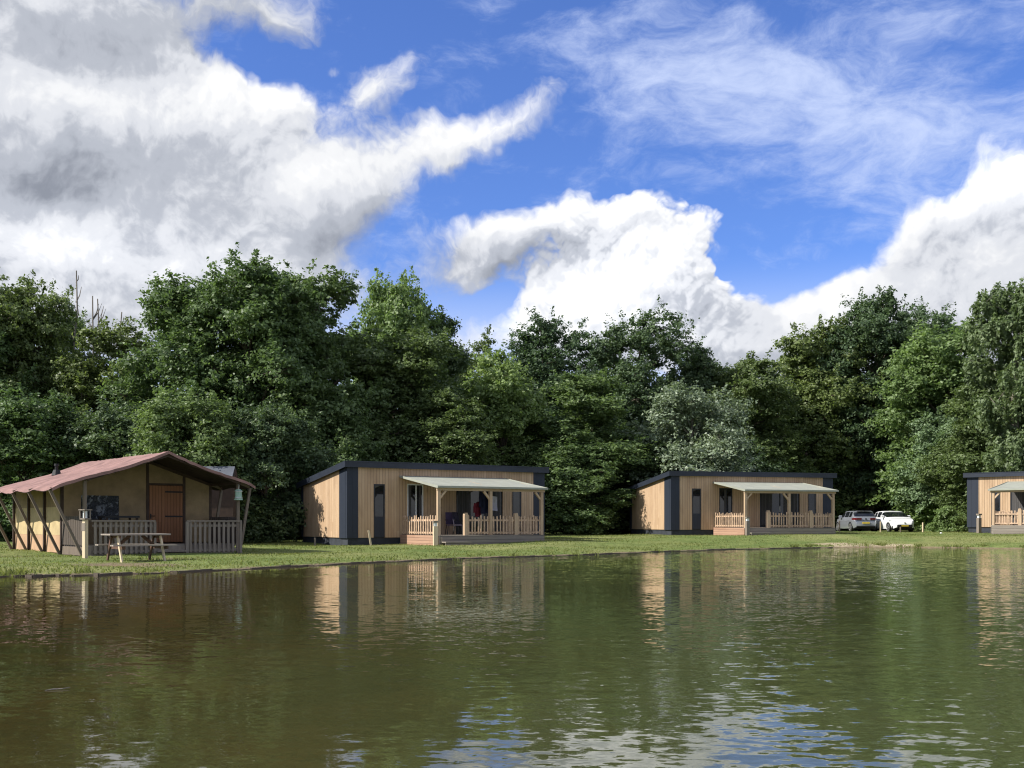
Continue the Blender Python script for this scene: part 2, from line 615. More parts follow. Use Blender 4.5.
# heights of the lawn where things stand, read off the photograph
ANCHORS = np.array([
    (-13.0, 31.8, .06), (-9.2, 35.0, .075), (-17.1, 37, .12), (-11.8, 29.0, .055), (-14.5, 39, .12), (-10.5, 33, .07), (-10.5, 27, .05),
    (-6.9, 43.4, .11), (-3.2, 41.2, .18), (1.6, 45.5, .27), (2.2, 49, .27), (-9.5, 48, .16), (-3, 37.5, .13),
    (8.3, 54.5, .40), (8.6, 52, .40), (11, 51.2, .44), (13, 51, .46), (15.5, 52.2, .47), (17.8, 53.6, .48), (17.2, 57.0, .48), (9, 46, .24),
    (25.6, 58.8, .50), (25, 56, .50), (32, 53, .50), (30, 54, .50), (25, 75, .42), (30, 76, .42), (18, 62, .42), (22, 66, .42),
    (-40, 40, .3), (-30, 80, .7), (0, 90, .7), (40, 95, .7), (60, 60, .7), (-4, 34, .11), (4, 42, .16), (20, 53, .38)])


def ground_z(xy):
    xy = np.atleast_2d(np.asarray(xy, float))
    d2 = ((xy[:, None, :] - ANCHORS[None, :, :2]) ** 2).sum(2) + 1.5
    w = d2 ** -1.6
    zl = (w * ANCHORS[None, :, 2]).sum(1) / w.sum(1)
    s = shore_distance(xy)
    bump = .018 * np.sin(xy[:, 0] * .9 + 1.3 * np.sin(xy[:, 1] * .5)) + .014 * np.sin(xy[:, 1] * 1.3 + xy[:, 0] * .37)
    zl = zl + bump
    bank = np.clip(s / .25, 0, 1)
    t = np.clip(s / 4.5, 0, 1)
    z_land = (.055 * bank) * (1 - t) + zl * t + np.where(t < 1, bump * t, 0)
    x, y = xy[:, 0], xy[:, 1]
    deep = .16 + 1.3 * (1 - np.exp(-((np.maximum(x + 7 - .2 * y, 0)) / 9) ** 2 - (np.maximum(y - 9, 0) / 10) ** 2))
    z_wat = -np.minimum(-s * .35, deep) + .03 * np.sin(x * 1.7 + y) * np.clip(-s, 0, 1)
    return np.where(s > 0, z_land, z_wat)


def gz(x, y):
    return float(ground_z([(x, y)])[0])


def ground_mat():
    m, t, b = new_mat("ground")
    pos = t.n('ShaderNodeNewGeometry').outputs['Position']
    px, py, pz = t.sep(pos)
    n_big = t.noise(pos, .16, 4, .55)
    n_mid = t.noise(pos, 1.1, 5, .62)
    n_fine = t.noise(t.vm('MULTIPLY', pos, (1, 1, .3)), 14.0, 5, .75)
    g = t.mix(t.map(n_mid, .3, .7), (.095, .140, .036, 1), (.170, .205, .066, 1))
    g = t.mix(t.map(n_big, .42, .66, 0, .55), g, (.27, .25, .11, 1))
    f = t.map(n_fine, .25, .75, .55, 1.4)
    g = t.mix(1.0, g, t.xyz(f, f, f), 'MULTIPLY')
    # bare sandy patches near the water on the far bank
    mud = t.mix(t.noise(pos, 5.0, 5, .6), (.10, .075, .045, 1), (.26, .21, .14, 1))
    edge = t.m('ADD', pz, t.m('MULTIPLY', t.m('SUBTRACT', n_mid, .5), .07))
    spot = t.n('ShaderNodeTexGradient', gradient_type='SPHERICAL')
    s0 = shore(862, 547.3)
    t.put(spot.inputs[0], t.mapping(pos, (s0[0], s0[1] + .5, .1), (0, 0, 0), (3.4, 1.5, 9), 'TEXTURE'))
    sandy = t.map(t.m('ADD', spot.outputs[1] if len(spot.outputs) > 1 else spot.outputs[0], t.m('MULTIPLY', t.m('SUBTRACT', n_mid, .5), .9)), .25, .5)
    g = t.mix(sandy, g, (.36, .30, .20, 1))
    g = t.mix(t.map(edge, .02, .05, 1, 0), g, mud)
    # pond bed: brown mud, ochre sand and dark weed
    w = t.noise(pos, .75, 6, .6)
    bed = t.mix(t.map(w, .38, .62), (.06, .045, .014, 1), (.36, .21, .07, 1))
    w2 = t.noise(t.vm('ADD', pos, (7, 3, 0)), 2.4, 6, .7)
    bed = t.mix(t.map(w2, .5, .68, 0, .85), bed, (.030, .040, .010, 1))
    col = t.mix(t.map(pz, -.05, .02), bed, g)
    t.put(b.inputs['Base Color'], col)
    b.inputs['Roughness'].default_value = .95
    b.inputs['Specular IOR Level'].default_value = .1
    bn = t.n('ShaderNodeBump')
    bn.inputs['Strength'].default_value = .8
    bn.inputs['Distance'].default_value = .06
    t.put(bn.inputs['Height'], t.m('ADD', n_fine, n_mid))
    t.put(b.inputs['Normal'], bn.outputs[0])
    return m


def axis_steps(spans):
    out = []
    for a, b, st in spans:
        out += list(np.arange(a, b, st))
    return np.array(out + [spans[-1][1]])


def build_ground():
    xs = axis_steps([(-1500, -200, 200), (-200, -60, 20), (-60, -22, 2.0), (-22, 34, .30), (34, 60, 2), (60, 200, 20), (200, 1500, 200)])
    ys = axis_steps([(-600, -60, 90), (-60, 0, 6), (0, 22, .8), (22, 62, .18), (62, 100, 1.0), (100, 200, 10), (200, 2400, 200)])
    X, Y = np.meshgrid(xs, ys)
    xy = np.stack([X.ravel(), Y.ravel()], 1)
    z = np.concatenate([ground_z(c) for c in np.array_split(xy, 40)])
    nx, ny = len(xs), len(ys)
    i = np.arange(nx * ny).reshape(ny, nx)
    q = np.stack([i[:-1, :-1], i[:-1, 1:], i[1:, 1:], i[1:, :-1]], -1).reshape(-1)
    o = np_mesh("ground", np.column_stack([xy, z]), q, 4, ground_mat(), smooth=True)
    tag(o, kind='structure')


def water_mat():
    m, t, b = new_mat("pond_water")
    nt = m.node_tree
    nt.nodes.remove(b)
    out = next(n for n in nt.nodes if n.type == 'OUTPUT_MATERIAL')
    pos = t.n('ShaderNodeNewGeometry').outputs['Position']
    px, py, pz = t.sep(pos)
    # slopes of the ripples: wind wavelets running across the pond, calmer in the lee of the near left bank
    p1 = t.mapping(pos, (0, 0, 0), (0, 0, R(-12)), (1.0, 2.3, 1))
    a = t.noise(p1, 2.6, 3, .55, color=True)
    c = t.noise(t.mapping(pos, (3, 9, 0), (0, 0, R(20)), (1, 1.8, 1)), 8.5, 2, .55, color=True)
    s = t.vm('ADD', t.vm('SUBTRACT', a, (.5, .5, .5)), t.vm('SCALE', t.vm('SUBTRACT', c, (.5, .5, .5)), scale=1.5))
    gust = t.noise(t.mapping(pos, (0, 0, 0), (0, 0, R(8)), (.6, 1.4, 1)), .13, 3, .5)
    amp = t.map(gust, .36, .64, .5, 1.35)
    right = t.map(t.m('SUBTRACT', px, t.m('MULTIPLY', py, .12)), -9.0, 9.0, .68, 1.25)
    amp = t.m('MULTIPLY', amp, right)
    ruffle = t.n('ShaderNodeTexGradient', gradient_type='SPHERICAL')
    t.put(ruffle.inputs[0], t.mapping(t.vm('ADD', pos, t.vm('SCALE', t.noise(pos, .25, 3, .5, color=True), scale=5.0)), (10.5, 33, 2.5), (0, 0, R(20)), (12, 9, 50), 'TEXTURE'))
    amp = t.m('ADD', amp, t.m('MULTIPLY', ruffle.outputs['Fac'], 1.8))
    sx, sy, _ = t.sep(s)
    kx, ky = .056, .092
    nrm = t.vm('NORMALIZE', t.xyz(t.m('MULTIPLY', t.m('MULTIPLY', sx, amp), kx), t.m('MULTIPLY', t.m('MULTIPLY', sy, amp), ky), 1.0))
    gl = t.n('ShaderNodeBsdfGlossy')
    gl.inputs['Roughness'].default_value = .02
    gl.inputs['Color'].default_value = (1, 1, 1, 1)
    t.put(gl.inputs['Normal'], nrm)
    df = t.n('ShaderNodeBsdfDiffuse')
    hue = t.noise(pos, .12, 3, .5)
    df.inputs['Roughness'].default_value = 0
    t.put(df.inputs['Color'], t.mix(t.map(t.m('ADD', px, t.m('MULTIPLY', t.m('SUBTRACT', hue, .5), 14)), -10, 3), (.138, .102, .034, 1), (.084, .103, .040, 1)))
    tp = t.n('ShaderNodeBsdfTransparent')
    tp.inputs['Color'].default_value = (.76, .58, .29, 1)
    body = t.n('ShaderNodeMixShader')
    t.put(body.inputs[0], t.map(t.m('ADD', px, t.m('MULTIPLY', t.m('SUBTRACT', py, 5.0), .30)), -5.0, 3.0, .20, .62))
    nt.links.new(tp.outputs[0], body.inputs[1])
    nt.links.new(df.outputs[0], body.inputs[2])
    fr = t.n('ShaderNodeFresnel')
    fr.inputs['IOR'].default_value = 1.42
    t.put(fr.inputs['Normal'], nrm)
    mx = t.n('ShaderNodeMixShader')
    nt.links.new(fr.outputs[0], mx.inputs[0])
    nt.links.new(body.outputs[0], mx.inputs[1])
    nt.links.new(gl.outputs[0], mx.inputs[2])
    nt.links.new(mx.outputs[0], out.inputs['Surface'])
    return m


def build_water():
    b = MB()
    xs = np.linspace(-42, 44, 9)
    ys = np.linspace(0.5, 60, 9)
    for i in range(8):
        for j in range(8):
            b.face([(xs[i], ys[j], 0), (xs[i + 1], ys[j], 0), (xs[i + 1], ys[j + 1], 0), (xs[i], ys[j + 1], 0)])
    tag(b.build("pond_water", water_mat(), merge=True), kind='structure')


build_ground()
build_water()


# ----------------------------------------------------------------------------
# timber cabins with a veranda
# ----------------------------------------------------------------------------
M_SIDING = boards("larch_siding", (.39, .260, .157), (.54, .392, .258), .135, .07, grain=.45, gapcol=.35, streak=(.34, .225, .14))
M_DARK = boards("anthracite_panel", (.020, .026, .040), (.027, .034, .050), .25, .03, rough=.55, grain=.5, gapcol=.6)
M_FASCIA = simple("anthracite_fascia", (.024, .030, .044), .45, .15, 3)
M_ROOF = simple("roof_felt", (.05, .05, .055), .85, .2, 2)
M_PLINTH = simple("plinth_board", (.035, .040, .050), .8, .25, 3)
M_GLASS = glass_mat("window_glass", (.010, .012, .015))
M_FRAME = simple("dark_window_frame", (.022, .025, .032), .45, .1, 4)
M_WHITE = simple("white_frame", (.62, .63, .62), .45, .08, 4)
M_CURTAIN = boards("curtain_cloth", (.055, .055, .055), (.10, .095, .095), .09, .2, rough=.9, grain=.3, gapcol=.6)
M_AWNING = simple("awning_canvas", (.28, .29, .245), .75, .10, 2.2)
M_POST = boards("porch_timber", (.36, .25, .16), (.50, .38, .26), .12, .0, grain=.7, gapcol=1, streak=(.26, .17, .11))
M_PICKET = simple("picket_timber", (.44, .31, .21), .75, .28, 7)
M_DECK = boards("weathered_decking", (.17, .145, .12), (.27, .24, .205), .13, .08, horizontal=True, grain=.5, gapcol=.4)
M_SKIRT = boards("red_cedar_skirt", (.30, .17, .115), (.42, .27, .19), .11, .09, horizontal=True, grain=.5, gapcol=.4)
M_METAL = simple("steel", (.45, .45, .44), .35, .1, 8, metal=.8)
M_GREYWOOD = boards("grey_weathered_timber", (.14, .115, .093), (.27, .23, .19), .12, .02, grain=.7, gapcol=.7)


def picket_run(mb, a, b, z0, z1, rng, step=.145, w=.06):
    """Pickets from a to b, of slightly uneven height, on two rails."""
    a, b = Vector(a), Vector(b)
    L = (b - a).length
    d = (b - a) / L
    n = max(2, int(L / step))
    ang = math.atan2(d.y, d.x)
    rot = Matrix.Rotation(ang, 3, 'Z')
    for k in range(n):
        s = (k + .5) * L / n + rng.uniform(-.012, .012)
        c = a + d * s
        top = z1 + rng.uniform(-.05, .05)
        hw = w / 2 * rng.uniform(.8, 1.15)
        tilt = rot @ Matrix.Rotation(rng.uniform(-.02, .02), 3, 'Y')
        pts = [(-hw, z0), (hw, z0), (hw, top - .03), (0, top), (-hw, top - .03)]
        for y in (-.011, .011):
            q = [c + tilt @ Vector((u, y - .03, v)) for u, v in pts]
            mb.face(q if y < 0 else q[::-1], [(u, v) for u, v in pts])
        for i in range(5):
            (u0, v0), (u1, v1) = pts[i], pts[(i + 1) % 5]
            mb.face([c + tilt @ Vector((u0, .011 - .03, v0)), c + tilt @ Vector((u0, -.011 - .03, v0)), c + tilt @ Vector((u1, -.011 - .03, v1)), c + tilt @ Vector((u1, .011 - .03, v1))][::-1])
    for z in (z0 + .07, z1 - .17):
        mb.bar(a + Vector((0, 0, z)), b + Vector((0, 0, z)), .045, .07)


def window_unit(root, x0, x1, z0, z1, mat_frame, divider=None, y=0.0, curtain=False, name="window"):
    """Window standing in the front wall (local y = 0 plane, looking towards -y)."""
    f = MB()
    t = .055
    f.box((x0, y - .035, z0), (x0 + t, y + .03, z1)).box((x1 - t, y - .035, z0), (x1, y + .03, z1))
    f.box((x0 + t, y - .035, z0), (x1 - t, y + .03, z0 + t)).box((x0 + t, y - .035, z1 - t), (x1 - t, y + .03, z1))
    if divider is not None:
        f.box((divider - .03, y - .033, z0 + t), (divider + .03, y + .03, z1 - t))
    fr = f.build(name, mat_frame, root)
    p = MB().box((x0 + t, y - .014, z0 + t), (x1 - t, y + .012, z1 - t))
    p.build("pane", M_GLASS, fr)
    if curtain:
        c = MB()
        for (a, b_) in curtain:
            n = max(3, int((b_ - a) / .06))
            for k in range(n):
                u0, u1 = a + (b_ - a) * k / n, a + (b_ - a) * (k + 1) / n
                dy = .006 if k % 2 else -.002
                c.box((u0, y - .022 - dy, z0 + t + .01), (u1, y - .0155, z1 - t - .02))
        c.build("curtain", M_CURTAIN, fr)
    return fr


def cabin(loc, ang, W, D, zbase, label, mirror=False, scale=1.0, seed=1, steps_dark=False):
    """Local frame: x along the front wall, y into the building, front wall outer face at y = 0, z = 0 at the ground by the front corner."""
    rng = random.Random(seed)
    root = thing("holiday_cabin", (*loc, zbase), ang, label, "cabin", "timber holiday cabins along the pond")
    root.scale = (1, 1, scale)
    H0, HF, HB = .32, 3.12, 2.46           # underside of the siding, wall top at the front and at the back
    def fx(x):
        return W - x if mirror else x

    def span(a, b):
        a, b = fx(a), fx(b)
        return (min(a, b), max(a, b))

    def wall_top(y):
        return HF + (HB - HF) * y / D
    th = .12
    # the front wall is pieced together round its openings
    win = span(2.79, 3.57)
    door = span(5.20, 7.62)
    win2 = span(8.13, 8.61)
    tall = span(1.22, 1.73)
    c1 = span(0, .50)
    c2 = span(W - .62, W)
    wl = MB()
    openings = sorted([(tall[0], tall[1], H0, 2.46), (win[0], win[1], .95, 2.50), (door[0], door[1], .44, 2.46), (win2[0], win2[1], .44, 2.46)])
    x = min(c1[1], c2[1])
    xe = max(c1[0], c2[0])
    for (a, b, z0, z1) in openings:
        wl.box((x, 0, H0), (a, th, HF))
        wl.box((a, 0, z1), (b, th, HF))
        if z0 > H0 + .01:
            wl.box((a, 0, H0), (b, th, z0))
        x = b
    wl.box((x, 0, H0), (xe, th, HF))
    wl.build("front_wall", M_SIDING, root)
    # two gable-side walls with a sloping top, and the back wall
    for side in (0, 1):
        x0, x1 = (0.004, th) if side == 0 else (W - th, W - .004)
        s = MB()
        s.prism([(.82, H0), (D - .32, H0), (D - .32, wall_top(D - .32)), (.82, wall_top(.82))], 0, x0, x1)
        s.build("side_wall", M_SIDING, root)
        k, k2 = MB(), MB()
        k.prism([(th + .002, H0 - .02), (.82, H0 - .02), (.82, wall_top(.82)), (th + .002, wall_top(th))], 0, x0 - (.012 if side == 0 else 0), x1 + (.012 if side else 0))
        k2.prism([(D - .32, H0 - .02), (D, H0 - .02), (D, wall_top(D)), (D - .32, wall_top(D - .32))], 0, x0 - (.012 if side == 0 else 0), x1 + (.012 if side else 0))
        k.build("corner_panel", M_DARK, root)
        k2.build("corner_panel", M_DARK, root)
    for (a, b) in (c1, c2):
        MB().box((a, -.012, H0 - .02), (b, th, HF)).build("corner_panel", M_DARK, root)
    MB().box((th, D - th, H0), (W - th, D - .002, HB)).build("back_wall", M_DARK, root)
    pl = MB().box((.06, .06, -.5), (W - .06, D - .06, H0 + .01))
    pl.build("plinth", M_PLINTH, root)
    MB().box((th, th, H0 + .02), (W - th, D - th, H0 + .06)).build("cabin_floor", M_PLINTH, root)
    # roof slab and fascia
    o = .16
    y0, y1 = -o, D + o
    zt0, zt1 = wall_top(y0) + .02, wall_top(y1) + .02
    rf = MB().prism([(y0 + .03, zt0), (y1 - .03, zt1), (y1 - .03, zt1 + .15), (y0 + .03, zt0 + .15)], 0, -o + .03, W + o - .03)
    roof = rf.build("roof", M_ROOF, root)
    fa = MB()
    fa.box((-o, y0, zt0 - .06), (W + o, y0 + .028, zt0 + .185))
    fa.box((-o, y1 - .028, zt1 - .06), (W + o, y1, zt1 + .185))
    for xa in (-o, W + o - .028):
        fa.prism([(y0 + .028, zt0 - .06), (y1 - .028, zt1 - .06), (y1 - .028, zt1 + .185), (y0 + .028, zt0 + .185)], 0, xa, xa + .028)
    fa.build("fascia", M_FASCIA, roof)
    tr = MB().box((-o - .008, y0 - .012, zt0 + .150), (W + o + .008, y0 - .001, zt0 + .195))
    tr.build("roof_trim", M_FASCIA, roof)
    # tall narrow window: glass above, panel below
    fr = window_unit(root, tall[0], tall[1], H0 + .01, 2.46, M_FRAME, y=.03)
    MB().box((tall[0] + .05, -.008, H0 + .02), (tall[1] - .05, .012, 1.16)).build("lower_panel", M_DARK, fr)
    wd = (win[0] * .45 + win[1] * .55)
    window_unit(root, win[0], win[1], .95, 2.50, M_WHITE if seed == 1 else M_FRAME, divider=wd, y=.04, curtain=[(win[0] + .06, win[0] + .20), (wd + .16, wd + .24)] if seed == 1 else [(wd - .12, wd + .02)])
    window_unit(root, win2[0], win2[1], .44, 2.46, M_FRAME, y=.03)
    # sliding patio door
    mid = (door[0] + door[1]) / 2
    d = MB()
    t = .07
    for (a, b, yy) in ((door[0], mid + .04, .035), (mid - .04, door[1], .075)):
        d.box((a, yy - .02, .44), (a + t, yy + .018, 2.46)).box((b - t, yy - .02, .44), (b, yy + .018, 2.46))
        d.box((a + t, yy - .02, .44), (b - t, yy + .018, .44 + t)).box((a + t, yy - .02, 2.46 - t), (b - t, yy + .018, 2.46))
    dr = d.build("sliding_door", M_FRAME, root)
    for (a, b, yy) in ((door[0] + t, mid + .04 - t, .035), (mid - .04 + t, door[1] - t, .075)):
        MB().box((a, yy - .006, .44 + t), (b, yy + .006, 2.46 - t)).build("pane", M_GLASS, dr)
    cu = MB()
    for (a, b, yy) in ((door[0] + t + .02, door[0] + .75, .035), (mid + .25, door[1] - t - .05, .075)):
        n = int((b - a) / .07)
        for k in range(n):
            u0, u1 = a + (b - a) * k / n, a + (b - a) * (k + 1) / n
            cu.box((u0, yy - .0145 - (.004 if k % 2 else 0), .54), (u1, yy - .0075, 2.36))
    cu.build("curtain", M_CURTAIN, dr)
    MB().box((mid - .02, -.002, 1.25), (mid + .01, .012, 1.55)).build("handle", M_METAL, dr)
    # awning: sloping sheet on a timber frame
    ax0, ax1 = span(2.42, 7.72)
    depth = 3.5
    za, zb = 2.82, 2.31
    aw = MB()
    nseg = 12
    for k in range(nseg):
        u0, u1 = ax0 + (ax1 - ax0) * k / nseg, ax0 + (ax1 - ax0) * (k + 1) / nseg
        for j in range(6):
            v0, v1 = j / 6, (j + 1) / 6

            def P(u, v, dz):
                sag = -.02 * math.sin(math.pi * v) * (1 + .3 * math.cos(u * 5))
                return (u, -.005 - v * depth, za + (zb - za) * v + sag + dz)
            aw.face([P(u0, v1, 0), P(u1, v1, 0), P(u1, v0, 0), P(u0, v0, 0)])
            aw.face([P(u0, v0, -.012), P(u1, v0, -.012), P(u1, v1, -.012), P(u0, v1, -.012)])
    awn = aw.build("awning", M_AWNING, root, merge=False)
    va = MB().box((ax0 - .01, -depth - .03, zb - .065), (ax1 + .01, -depth - .004, zb + .012))
    va.build("valance", M_AWNING, awn)
    for xx in (ax0 - .012, ax1 - .018):
        sl = MB().prism([(-.006, za - .07), (-.006, za + .015), (-depth, zb + .015), (-depth, zb - .08)], 0, xx, xx + .03)
        sl.build("awning_edge", M_AWNING, awn)
    posts = [fx(2.55), fx(4.98), fx(7.52)]
    ypost = -depth + .18
    bm_ = MB().bar((ax0 + .05, ypost, zb - .10), (ax1 - .05, ypost, zb - .10), .09, .13)
    for u in np.linspace(ax0 + .15, ax1 - .15, 7):
        bm_.bar((u, -.02, za - .075), (u, ypost + .04, zb - .03), .05, .09)
    bm_.build("awning_beam", M_POST, root)
    for i, u in enumerate(posts):
        MB().box((u - .065, ypost - .065, -.25), (u + .065, ypost + .065, zb - .17)).build("awning_post", M_POST, root)
        br = MB()
        sgn = (1 if u < W / 2 + 1 else -1) * (-1 if (i == 1) else 1)
        br.bar((u + sgn * .04, ypost, zb - .47), (u + sgn * .32, ypost, zb - .17), .09, .08)
        br.build("post_brace", M_POST, root)
    # deck
    dx0, dx1 = span(2.47, 7.60)
    dk = MB().box((dx0, -depth + .10, .36), (dx1, -.004, .425))
    for u in np.linspace(dx0 + .2, dx1 - .2, 6):
        dk.box((u - .05, -depth + .3, -.3), (u + .05, -.2, .355))
    deck = dk.build("deck", M_DECK, root)
    sx = dx0 if not mirror else dx1
    MB().box((min(sx, sx + (.028 if mirror else -.028)), -depth + .10, -.15), (max(sx, sx + (.028 if mirror else -.028)), -.03, .43)).build("deck_skirt", M_SKIRT, root)
    ex = dx1 if not mirror else dx0
    MB().box((min(ex, ex + (-.028 if mirror else .028)), -depth + .10, -.15), (max(ex, ex + (-.028 if mirror else .028)), -.03, .43)).build("deck_skirt", M_DECK, root)
    g0, g1 = span(2.52, 7.58)
    MB().box((g0, -depth + .07, -.2), (g1, -depth + .098, .43)).build("deck_skirt", M_DECK, root)
    s0, s1 = span(2.62, 3.80)
    st = MB()
    st.box((s0, -depth - .32, .15), (s1, -depth + .06, .20)).box((s0, -depth + .02, .20), (s1, -depth + .06, .36)).box((s0, -depth - .30, -.2), (s1, -depth - .27, .148))
    st.build("step", M_DECK, root)
    # picket railings
    yf = -depth + .18
    r1 = MB()
    picket_run(r1, (fx(3.86), yf, 0), (fx(7.48), yf, 0), .46, 1.18, rng)
    r1.build("picket_railing", M_PICKET, root)
    r2 = MB()
    picket_run(r2, (fx(2.54), -.06, 0), (fx(2.54), yf + .07, 0), .46, 1.18, rng, step=.21, w=.075)
    r2.build("picket_railing", M_PICKET, root)
    r3 = MB()
    picket_run(r3, (fx(7.52), yf + .07, 0), (fx(7.52), -.06, 0), .46, 1.18, rng, step=.18)
    r3.build("picket_railing", M_PICKET, root)
    for u in (3.80, 6.22):
        u = fx(u)
        p = MB()
        p.box((u - .085, yf - .075, -.25), (u + .085, yf + .075, 1.22))
        p.prism([(u - .085, 1.22), (u + .085, 1.22), (u + .05, 1.30), (u - .05, 1.30)], 1, yf - .074, yf + .074)
        p.build("railing_post", M_POST, root)
    return root


def local(root, x, y, z):
    a = root.rotation_euler[2]
    c, s = math.cos(a), math.sin(a)
    x, y = x * root.scale[0], y * root.scale[1]
    return Vector((root.location.x + x * c - y * s, root.location.y + x * s + y * c, root.location.z + z * root.scale[2]))


cabin1 = cabin((-6.88, 43.6), R(32), 9.90, 5.35, .10, "larch clad cabin with garments hanging on its veranda, beside the tent lodge", seed=1, scale=1.06)
cabin2 = cabin((8.32, 54.8), R(15.8), 9.66, 5.65, .37, "larch clad cabin with an empty veranda beside the parked cars", seed=2, scale=1.015)
cabin3 = cabin((25.62, 58.9), R(-41), 9.9, 5.35, .50, "sunlit larch clad cabin cut off by the edge of the photo, beside the leafy bush", mirror=True, seed=3)


# ----------------------------------------------------------------------------
# tent lodge
# ----------------------------------------------------------------------------
M_TROOF = simple("maroon_roof_canvas", (.235, .137, .122), .85, .26, 1.6, bump=.4)
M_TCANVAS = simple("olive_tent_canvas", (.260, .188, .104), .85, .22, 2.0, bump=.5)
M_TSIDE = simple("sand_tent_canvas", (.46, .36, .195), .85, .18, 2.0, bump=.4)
M_THEM = simple("peach_canvas_hem", (.42, .27, .165), .85, .14, 2.0)
M_TPOLE = boards("tent_pole_timber", (.10, .078, .06), (.20, .16, .125), .1, 0, grain=.8, gapcol=1)
M_TDARK = simple("dark_stained_timber", (.055, .035, .026), .75, .25, 5)
M_TDOOR = boards("red_pine_door", (.20, .085, .040), (.30, .145, .072), .11, .07, grain=.5, gapcol=.4)
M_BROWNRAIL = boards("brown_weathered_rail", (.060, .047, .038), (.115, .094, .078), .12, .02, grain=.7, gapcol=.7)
M_TUNDER = simple("shaded_roof_underside", (.040, .026, .022), .9, .2, 2)  # underside of the roof canvas, its shade put into the colour
M_BLACK = simple("black_metal", (.012, .012, .013), .5, .15, 5)
M_PALE = boards("pale_pine", (.50, .40, .26), (.62, .52, .36), .12, 0, grain=.7, gapcol=1)


def plastic_mat():
    m, t, b = new_mat("clear_plastic_sheet")
    tc = t.n('ShaderNodeTexCoord').outputs['Object']
    w = t.noise(tc, 3.0, 4, .6, color=True)
    nz = t.noise(t.vm('ADD', tc, t.vm('SCALE', w, scale=.7)), 4.0, 6, .65)
    t.put(b.inputs['Base Color'], t.mix(t.map(nz, .48, .66), (.022, .027, .034, 1), (.26, .285, .31, 1)))
    b.inputs['Roughness'].default_value = .22
    bn = t.n('ShaderNodeBump')
    bn.inputs['Strength'].default_value = 1.0
    bn.inputs['Distance'].default_value = .12
    t.put(bn.inputs['Height'], nz)
    t.put(b.inputs['Normal'], bn.outputs[0])
    return m


